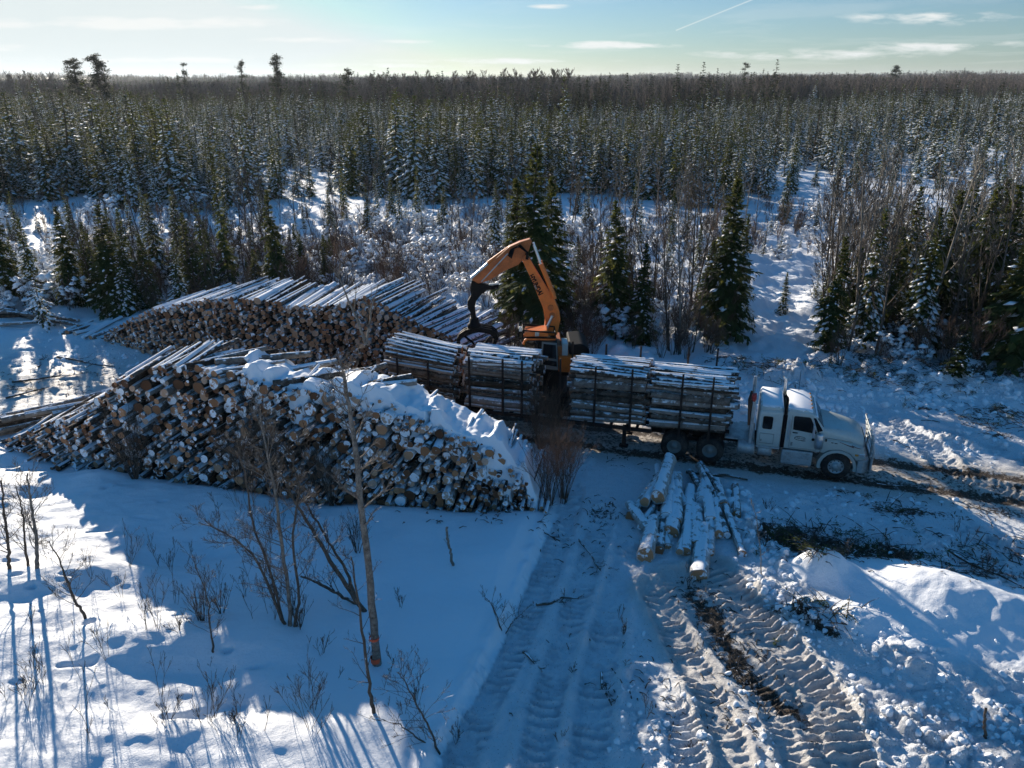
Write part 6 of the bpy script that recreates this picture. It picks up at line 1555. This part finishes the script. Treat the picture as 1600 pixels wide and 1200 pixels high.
# fallen branches and sticks on the ground
def fallen(px0, py0, px1, py1, r, label, n=8, matn='twig', seed=1, lift=0.06):
    a = P(px0, py0); b = P(px1, py1); rng = np.random.default_rng(seed); mb = MB()
    A = np.array([a[0], a[1], gz(*a) + lift]); B = np.array([b[0], b[1], gz(*b) + lift]); d = B - A; L = np.linalg.norm(d)
    mb.tube([np.zeros(3), d * 0.33 + rng.normal(0, .04, 3), d * 0.66 + rng.normal(0, .04, 3), d], [r, r * .85, r * .6, r * .35], 7)
    for q in range(n):
        t = rng.uniform(0.25, 1); s = rng.normal(0, 1, 3) * [1, 1, 0.4] + [0, 0, 0.25]; grow(mb, d * t, d / L * 0.6 + s * 0.6, L * rng.uniform(0.12, 0.3), r * 0.35, 1, rng, (0, 3, 2), 0.6, 4, 0.1, 0, 0.004, 0.15)
    o = mb.build('fallen_branch', [M[matn]]); o.location = A; tag(o, label, 'branch')
fallen(790, 815, 875, 845, 0.05, 'dark fallen branch running from the pile foot to the track', 8, seed=1)
fallen(838, 952, 905, 935, 0.045, 'fallen branch lying across the left lane of the track', 8, seed=2)
fallen(905, 850, 948, 905, 0.03, 'thin fallen branch pointing down the track', 9, seed=3)
fallen(818, 1018, 845, 1048, 0.045, 'short dark stick in the shaded left lane', 3, seed=4)
fallen(712, 792, 850, 800, 0.03, 'long thin bough lying along the foot of the near pile', 14, seed=5)
fallen(1072, 738, 1168, 752, 0.09, 'dark plank-like pole lying in front of the tractor', 0, seed=6)
fallen(1045, 1160, 1060, 1105, 0.02, 'forked twig standing in the snow between the ribbed lanes', 7, seed=7)
fallen(940, 1050, 955, 1110, 0.04, 'dark broken stick in the middle of the tracks', 9, seed=8)
fallen(1480, 870, 1600, 935, 0.05, 'long dark branch along the back of the big snow bank', 14, seed=9)
fallen(1370, 755, 1440, 760, 0.03, 'dark stick on the brown road ahead of the tractor', 3, seed=10)
fallen(1395, 690, 1420, 700, 0.035, 'short branch in the churned snow beside the road', 4, seed=12)
fallen(10, 625, 95, 605, 0.05, 'dark crooked branch in the churned snow at far left', 8, seed=41)
fallen(90, 560, 180, 575, 0.06, 'snowy pole lying near the left tip of the far pile', 4, seed=42)
fallen(20, 600, 120, 590, 0.06, 'long branch on the trampled snow left of the piles', 6, seed=13)
fallen(60, 575, 70, 560, 0.05, 'small stick on the trampled snow at far left', 4, seed=14)
# little heap of logs at far left
for k in range(7):
    a = P(rs.uniform(-10, 20), rs.uniform(492, 520)); b = P(rs.uniform(60, 130), rs.uniform(500, 520)); m = MB(); A = np.array([a[0], a[1], gz(*a) + 0.15 + 0.1 * k]); B = np.array([b[0], b[1], gz(*b) + 0.15])
    log_arrays(m, np.zeros(3), B - A, 0.13, 0.09, RNG); o = m.build('log', [M['bark'], M['cut']]); o.location = A; tag(o, 'long dark pole in the low heap at the far left edge', 'log', 'poles in the far left heap')
for k in range(5):
    a = P(95 + 12 * k, 528 + 2 * k); m = MB(); A = np.array([a[0], a[1], gz(*a) + 0.12]); log_arrays(m, np.zeros(3), np.array([0.9, 3.0, 0.1]) + RNG.normal(0, .2, 3), 0.14, 0.1, RNG)
    o = m.build('log', [M['bark_snowy'], M['cut']]); o.location = A; tag(o, 'snow covered log on the ground at the left tip of the far pile', 'log', 'logs at the left tip of the far pile')

# dark slash: branch litter and torn spruce boughs
def slash(name, spots, label, dens=1.0):
    rng = np.random.default_rng(len(label)); tw2 = MB(); cr2 = MB()
    for (px, py, sx_, sy_, n) in spots:
        c = P(px, py)
        for k in range(int(n * dens)):
            x = c[0] + rng.normal(0, sx_); y = c[1] + rng.normal(0, sy_); z = gz(x, y); az = rng.uniform(0, 2 * PI); L = rng.uniform(0.2, 0.9) * (0.35 if name == 'bark_litter' else 1)
            d = np.array([math.cos(az), math.sin(az), rng.uniform(-0.1, 0.35)]); tw2.tube([np.array([x, y, z]), np.array([x, y, z + 0.05]) + d * L * .5, np.array([x, y, z]) + d * L], [0.018, 0.013, 0.006], 4, 0, False)
            if rng.random() < (0.0 if name == 'bark_litter' else 0.13):
                m_ = 34; t = rng.random(m_); B = np.array([x, y, z + 0.08]) + d * (L * t)[:, None] + rng.normal(0, 0.05, (m_, 3)); D = d + rng.normal(0, 0.5, (m_, 3)); D /= np.linalg.norm(D, axis=1)[:, None]
                diamonds(cr2, B, D, rng.uniform(0.06, 0.16, m_), rng.uniform(0.007, 0.018, m_), rng.normal(0, 0.3, (m_, 3)) + [0, 0, 1.0], 1, rng.random(m_))
    tw2.merge(cr2); o = tw2.build(name, [M['twig'], M['needle']]); tag(o, label, 'brush', kind='stuff')
slash('slash_brush', [(1260, 835, 0.9, 0.35, 170), (1330, 862, 1.0, 0.4, 190), (1225, 850, 0.4, 0.5, 40), (1270, 975, 0.5, 0.3, 60), (1560, 880, 1.4, 0.8, 130), (1395, 800, 0.4, 0.4, 30), (1270, 905, 0.2, 0.15, 30)], 'dark broken branches and bark in the hollow behind the big snow bank')
slash('slash_brush', [(1250, 600, 2.6, 0.7, 200), (1355, 605, 1.3, 0.6, 160), (1400, 590, 1.3, 0.7, 120), (1430, 620, 1.0, 0.7, 90), (1560, 660, 1.2, 0.6, 90), (1150, 600, 1.2, 0.6, 60), (1500, 590, 1.5, 0.6, 80), (1490, 620, .8, .6, 50)], 'dark evergreen slash half buried in the snow bank behind the truck')
slash('bark_litter', [(1120, 970, 0.5, 1.4, 120), (1170, 1040, 0.5, 0.8, 90), (945, 800, 0.6, 0.6, 50), (900, 850, 0.5, 0.9, 30), (1000, 1080, 0.9, 1.2, 50), (1160, 1110, 0.8, .6, 40), (760, 830, 1.5, 0.3, 40), (1000, 720, 2, .5, 40), (150, 600, 4, 1.6, 160), (60, 650, 2.5, 1.2, 90), (1450, 790, 2.5, .8, 90), (1500, 900, 1.6, .5, 70)], 'bits of bark and twig strewn along the tracks', 1.0)
x, y = P(1487, 615); put_conifer('dark', x, y, 2.3, 'small dark uprooted spruce top stuck in the snow bank at right', wid=1.6, lean=0.2)
# snow clods
rc_ = np.random.default_rng(55); CLD = []
for s in range(4):
    import bmesh
    bm = bmesh.new(); bmesh.ops.create_icosphere(bm, subdivisions=2, radius=1.0)
    for v in bm.verts:
        q = v.co; k = 1 + 0.55 * float(vnoise(np.array([q.x * 1.6 + s * 9]), np.array([q.y * 1.6 + q.z * 2.3]), s)[0]) + 0.25 * float(vnoise(np.array([q.x * 4]), np.array([q.z * 4 + q.y * 3]), s + 5)[0]); v.co = q * k; v.co.z *= 0.8
    m = MB(); m.bm(bm, 0, s % 2 == 0); CLD.append(m.build('snow_clod', [M['snow']], link=False))
cl_pts = []
def clods(px, py, sx_, sy_, n, r0, r1):
    c = P(px, py)
    for k in range(n): cl_pts.append((c[0] + rc_.normal(0, sx_), c[1] + rc_.normal(0, sy_), 0.75 * (r0 + (r1 - r0) * rc_.random() ** 4)))
clods(1450, 1130, 3.0, 1.0, 900, .02, .16); clods(1290, 1010, 1.6, .45, 260, .02, .14); clods(1185, 850, .35, 1.6, 240, .03, .20); clods(1200, 930, .4, .8, 160, .03, .18); clods(1300, 785, 2.4, .7, 220, .02, .16)
clods(1450, 860, 2.5, .6, 160, .03, .15); clods(1480, 690, 2.6, .9, 380, .03, .18); clods(1240, 640, 2.2, .9, 240, .04, .28); clods(1400, 625, 2.5, .9, 260, .04, .3); clods(1540, 630, 2.5, 1.0, 260, .04, .28)
clods(1080, 1140, .6, 1.0, 160, .02, .12); clods(1000, 1120, .6, 1.4, 160, .02, .1); clods(130, 560, 3, 1.5, 200, .04, .22); clods(1240, 965, .9, .35, 150, .02, .12); clods(1580, 1150, 1.4, .8, 300, .02, .16); clods(1180, 1160, 1.5, .8, 160, .015, .08)
clods(1110, 790, .9, .5, 90, .05, .3); clods(1060, 830, .8, 1.0, 60, .03, .2); clods(1160, 775, .25, .25, 8, .12, .30); clods(1200, 700, 3, .5, 120, .02, .1); clods(1140, 620, 1.0, 0.8, 120, .05, .3)
cp = np.array(cl_pts); dl = np.full(len(cp), 9.0)
for pts3, hw, per, dep in LANES: dl = np.minimum(dl, pdist(cp[:, 0], cp[:, 1], pts3)[0] / hw)
on_bank = np.zeros(len(cp))
for q in ((1420, 935, 1.9, 1.3), (1560, 980, 2.3, 1.4), (1290, 910, .9, .6)): on_bank = np.maximum(on_bank, gauss(cp[:, 0], cp[:, 1], q[0], q[1], q[2], q[3], -0.35))
cp = cp[(on_bank < 0.45) | (np.arange(len(cp)) % 9 == 0)]; dl = np.full(len(cp), 9.0)
for pts3, hw, per, dep in LANES: dl = np.minimum(dl, pdist(cp[:, 0], cp[:, 1], pts3)[0] / hw)
cp = cp[(dl > 0.9) & (pdist(cp[:, 0], cp[:, 1], ROAD)[0] > 1.5)]
Z = gzv(cp[:, 0], cp[:, 1]); s1 = cp[:, 2]
scatter('snow_clods', CLD, np.stack([cp[:, 0], cp[:, 1], Z], 1), rc_.uniform(0, 6.28, (len(cp), 3)) * [0.15, 0.15, 1], np.stack([s1 * rc_.uniform(.8, 1.3, len(cp)), s1, s1 * rc_.uniform(.6, 1, len(cp))], 1), rc_.integers(0, 4, len(cp)), 'broken lumps of ploughed snow along the banks and tracks', 'snow')
# ------------------------------------------------------------------ the hazy air
hz = MB(); hz.box(-5200, 5200, -260, 7400, -3.0 if GZ.min() > -2 else float(GZ.min()) - 1.0, max(75.0, float(GZ.max()) + 30.0))
hm = bpy.data.materials.new('air'); hm.use_nodes = True; ht = hm.node_tree; ht.nodes.clear()
ho = ht.nodes.new('ShaderNodeOutputMaterial'); hv = ht.nodes.new('ShaderNodeVolumePrincipled')
hv.inputs['Density'].default_value = 0.00007; hv.inputs['Color'].default_value = (0.82, 0.90, 1.0, 1); hv.inputs['Anisotropy'].default_value = 0.3
ht.links.new(hv.outputs[0], ho.inputs['Volume'])
ha = hz.build('haze', hm); tag(ha, 'thin cold winter haze over the forest', 'haze', kind='stuff')
print('done build')
